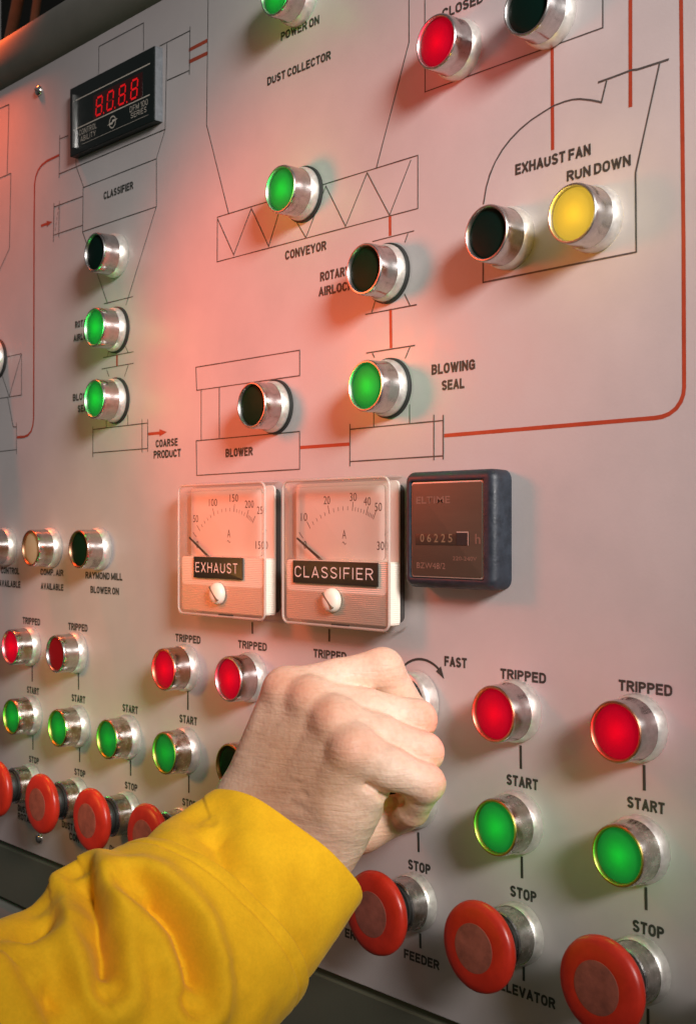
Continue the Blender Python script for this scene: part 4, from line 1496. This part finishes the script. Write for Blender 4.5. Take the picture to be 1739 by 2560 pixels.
# sleeve: rings given by their upper and lower outline points, then folded
CUFF = [
    ((19.2, 108.2, -130.4), (66.5, 56.2, -180.9), 36), ((20.8, 125.8, -136.8), (66.3, 75.7, -198.4), 38),
    ((21.7, 150.0, -145.2), (69.0, 98.0, -211.0), 39), ((22.5, 164.0, -150.5), (69.0, 112.9, -219.6), 38)]
SLEEVE = [
    ((20.6, 154.1, -144.8), (70.9, 98.9, -212.9), 44),
    ((21.9, 172.1, -147.1), (71.7, 117.3, -224.6), 47),
    ((23.5, 192.6, -157.2), (70.9, 140.5, -242.3), 49),
    ((26.8, 206.8, -162.1), (68.3, 161.2, -260.1), 50),
    ((28.4, 228.8, -161.3), (63.2, 190.6, -281.1), 52),
    ((34.1, 274.6, -159.3), (65.4, 240.1, -297.5), 55),
    ((40.0, 410.0, -185.0), (95.0, 330.0, -300.0), 58),
]


def catmull(pts, t):
    n = len(pts) - 1
    x = min(max(t, 0), 1) * n
    i = min(int(x), n - 1)
    u = x - i
    p = [pts[max(0, min(n, i + k))] for k in (-1, 0, 1, 2)]
    return 0.5 * ((2 * p[1]) + (-p[0] + p[2]) * u + (2 * p[0] - 5 * p[1] + 4 * p[2] - p[3]) * u * u + (-p[0] + 3 * p[1] - 3 * p[2] + p[3]) * u ** 3)


def tube(rings, nu, nv):
    A = [np.array(r[0]) for r in rings]
    B = [np.array(r[1]) for r in rings]
    M = [np.array([r[2]]) for r in rings]
    out = np.zeros((nu, nv, 3))
    for i in range(nu):
        t = i / (nu - 1)
        a, b, m = catmull(A, t), catmull(B, t), catmull(M, t)[0]
        t2 = min(1, t + 0.02)
        t1 = max(0, t - 0.02)
        ax = (catmull(A, t2) + catmull(B, t2)) - (catmull(A, t1) + catmull(B, t1))
        ax /= np.linalg.norm(ax)
        maj = (b - a) / 2
        mn = np.cross(maj, ax)
        mn /= np.linalg.norm(mn)
        c = (a + b) / 2
        for j in range(nv):
            th = 2 * math.pi * j / nv
            ct, st = math.cos(th), math.sin(th)
            ex = 0.88                                    # slightly squared ellipse, as flattened cloth
            out[i, j] = c - maj * math.copysign(abs(ct) ** ex, ct) + mn * m * math.copysign(abs(st) ** ex, st)
    return out


def grid_normals(G):
    du = np.gradient(G, axis=0)
    dv = np.roll(G, -1, 1) - np.roll(G, 1, 1)
    n = np.cross(du, dv)
    n /= np.maximum(np.linalg.norm(n, axis=2), 1e-9)[..., None]
    c = G.mean(axis=1, keepdims=True)
    s = np.sign(((G - c) * n).sum(-1).mean())
    return n * s


def fold(G, folds, amp_noise, seed):
    N = grid_normals(G)
    P = G.reshape(-1, 3)
    D = np.zeros(len(P))
    for pl, dep, wid, ridge in folds:
        best = np.full(len(P), 1e9)
        side = np.zeros(len(P))
        for a, b in zip(pl, pl[1:]):
            a = np.array(a)
            b = np.array(b)
            ab = b - a
            t = np.clip(((P - a) @ ab) / (ab @ ab), 0, 1)
            d = np.linalg.norm(P - (a + t[:, None] * ab), axis=1)
            nn = N.reshape(-1, 3)
            sd = np.einsum('ij,ij->i', np.cross(np.broadcast_to(ab, P.shape), nn), P - a)
            m = d < best
            side[m] = np.sign(sd[m])
            best = np.minimum(best, d)
        ends = np.minimum(np.linalg.norm(P - np.array(pl[0]), axis=1), np.linalg.norm(P - np.array(pl[-1]), axis=1))
        fade = np.clip(ends / (1.6 * abs(wid)), 0.3, 1)
        asym = np.where(side > 0, 1.0, 1.3)
        D += -dep * fade * np.exp(-(best / (wid * asym)) ** 1.5) + ridge * fade * np.exp(-((best - 2.3 * wid) / (1.5 * wid)) ** 2) * np.where(side > 0, 1.0, 0.9)
    for i, p in enumerate(P):
        D[i] += amp_noise * noise.noise(Vector((p[0] / 26 + seed, p[1] / 26, p[2] / 26))) + 0.3 * amp_noise * noise.noise(Vector((p[0] / 8, p[1] / 8 + seed, p[2] / 8)))
    return G + N * D.reshape(G.shape[:2])[..., None]


SLEEVE_FOLDS = [
   ([(40.5, 186.1, -147.3), (53.2, 192.4, -151.3), (62.5, 194.4, -155.5), (69.2, 197.5, -161.1), (75.2, 198.2, -166.4), (79.7, 199.7, -171.7), (83.7, 201.6, -177.6)], 14, 4.2, 6.0),
   ([(66.8, 177.7, -149.3), (71.7, 174.2, -151.3), (77.6, 171.0, -155.8), (83.1, 167.9, -161.8), (87.5, 167.2, -169.1), (91.2, 166.4, -176.5), (94.1, 166.6, -183.6), (95.1, 168.7, -187.4)], 14, 4.2, 6.0),
   ([(73.0, 226.8, -169.0), (77.6, 222.9, -173.4), (82.3, 221.1, -178.8), (86.4, 218.4, -184.9)], 9, 6, 3),
   ([(41.1, 203.1, -156.9), (47.5, 209.7, -158.9), (53.4, 219.6, -161.0), (60.1, 229.6, -161.6)], 8, 6, 3),
   ([(59.1, 182.8, -147.8), (65.6, 178.9, -149.1)], 3, 5, 1),
   ([(60.6, 172.8, -143.6), (69.5, 168.7, -147.2), (77.8, 164.0, -153.2), (85.4, 159.7, -162.4), (92.0, 156.1, -174.2), (96.3, 156.4, -186.9)], -3.5, 7, 0),
   ([(55.7, 189.2, -150.2), (69.2, 185.3, -154.9), (78.4, 185.3, -163.7), (84.9, 186.6, -172.9)], -3.0, 10, 0),
   ([(85.2, 182.4, -171.7), (88.4, 181.3, -177.0), (92.0, 180.5, -184.3)], 2.5, 5, 1.2),
   ([(45.7, 198.7, -154.0), (55.9, 206.0, -158.9), (65.5, 210.7, -164.1)], 2.5, 6, 1.5),
   ([(91.7, 153.7, -172.7), (95.5, 148.8, -181.6), (97.5, 144.1, -192.1)], 1.8, 5, 1.0),
]
CUFF_FOLDS = [
   ([(46.3, 125.5, -130.8), (58.4, 130.3, -136.7), (65.9, 131.7, -142.6), (73.0, 133.0, -150.9), (75.3, 133.1, -154.3)], 9.0, 8, 4.0),
   ([(74.9, 118.4, -149.8), (79.8, 109.4, -156.1)], 1.5, 7, 0.6),
   ([(87.9, 124.1, -182.6), (88.1, 115.5, -182.7)], 1.2, 6, 0.4),
]



def cloth_obj(name, G, parent, lip=3.0, back=16):
    """turn a ring grid into cloth with a rounded hem and an inside face at the first ring"""
    nu, nv = G.shape[:2]
    N = grid_normals(G)
    ax = (G[4] - G[0]).mean(0)
    ax /= np.linalg.norm(ax)
    rows = [G[i] for i in range(nu)]
    inner = []
    for k in range(1, 7):
        a = math.pi * k / 6
        inner.append(G[0] - N[1] * lip * (1 - math.cos(a)) * 0.5 - ax * lip * 0.5 * math.sin(a))
    for k in range(1, back):
        inner.append(G[min(k * 3, nu - 1)] - N[min(k * 3, nu - 1)] * lip)
    rows = inner[::-1] + rows
    me = bpy.data.meshes.new(name)
    vs = [tuple(V(*p) - V(45, 90, -150)) for r in rows for p in r]
    fs = []
    for i in range(len(rows) - 1):
        for j in range(nv):
            j2 = (j + 1) % nv
            fs.append((i * nv + j, i * nv + j2, (i + 1) * nv + j2, (i + 1) * nv + j))
    me.from_pydata(vs, [], fs)
    me.update()
    bm = bmesh.new()
    bm.from_mesh(me)
    bmesh.ops.recalc_face_normals(bm, faces=bm.faces[:])
    bm.to_mesh(me)
    bm.free()
    return link(name, me, M_CLOTH, parent, 3)


Gs = fold(tube(SLEEVE, 210, 200), SLEEVE_FOLDS, 1.2, 3.0)
Ns = grid_normals(Gs)
for i in range(30):                                    # doubled hem: a raised band that ends in a stitched dip
    Gs[i] += Ns[i] * (1.7 * (1 - (i / 30.0) ** 3) - (0.9 * math.exp(-((i - 13) / 1.6) ** 2)))
Gc = fold(tube(CUFF, 110, 180), CUFF_FOLDS, 1.0, 7.0)
slv = cloth_obj('sleeve', Gs, person)
cloth_obj('cuff', Gc, slv)
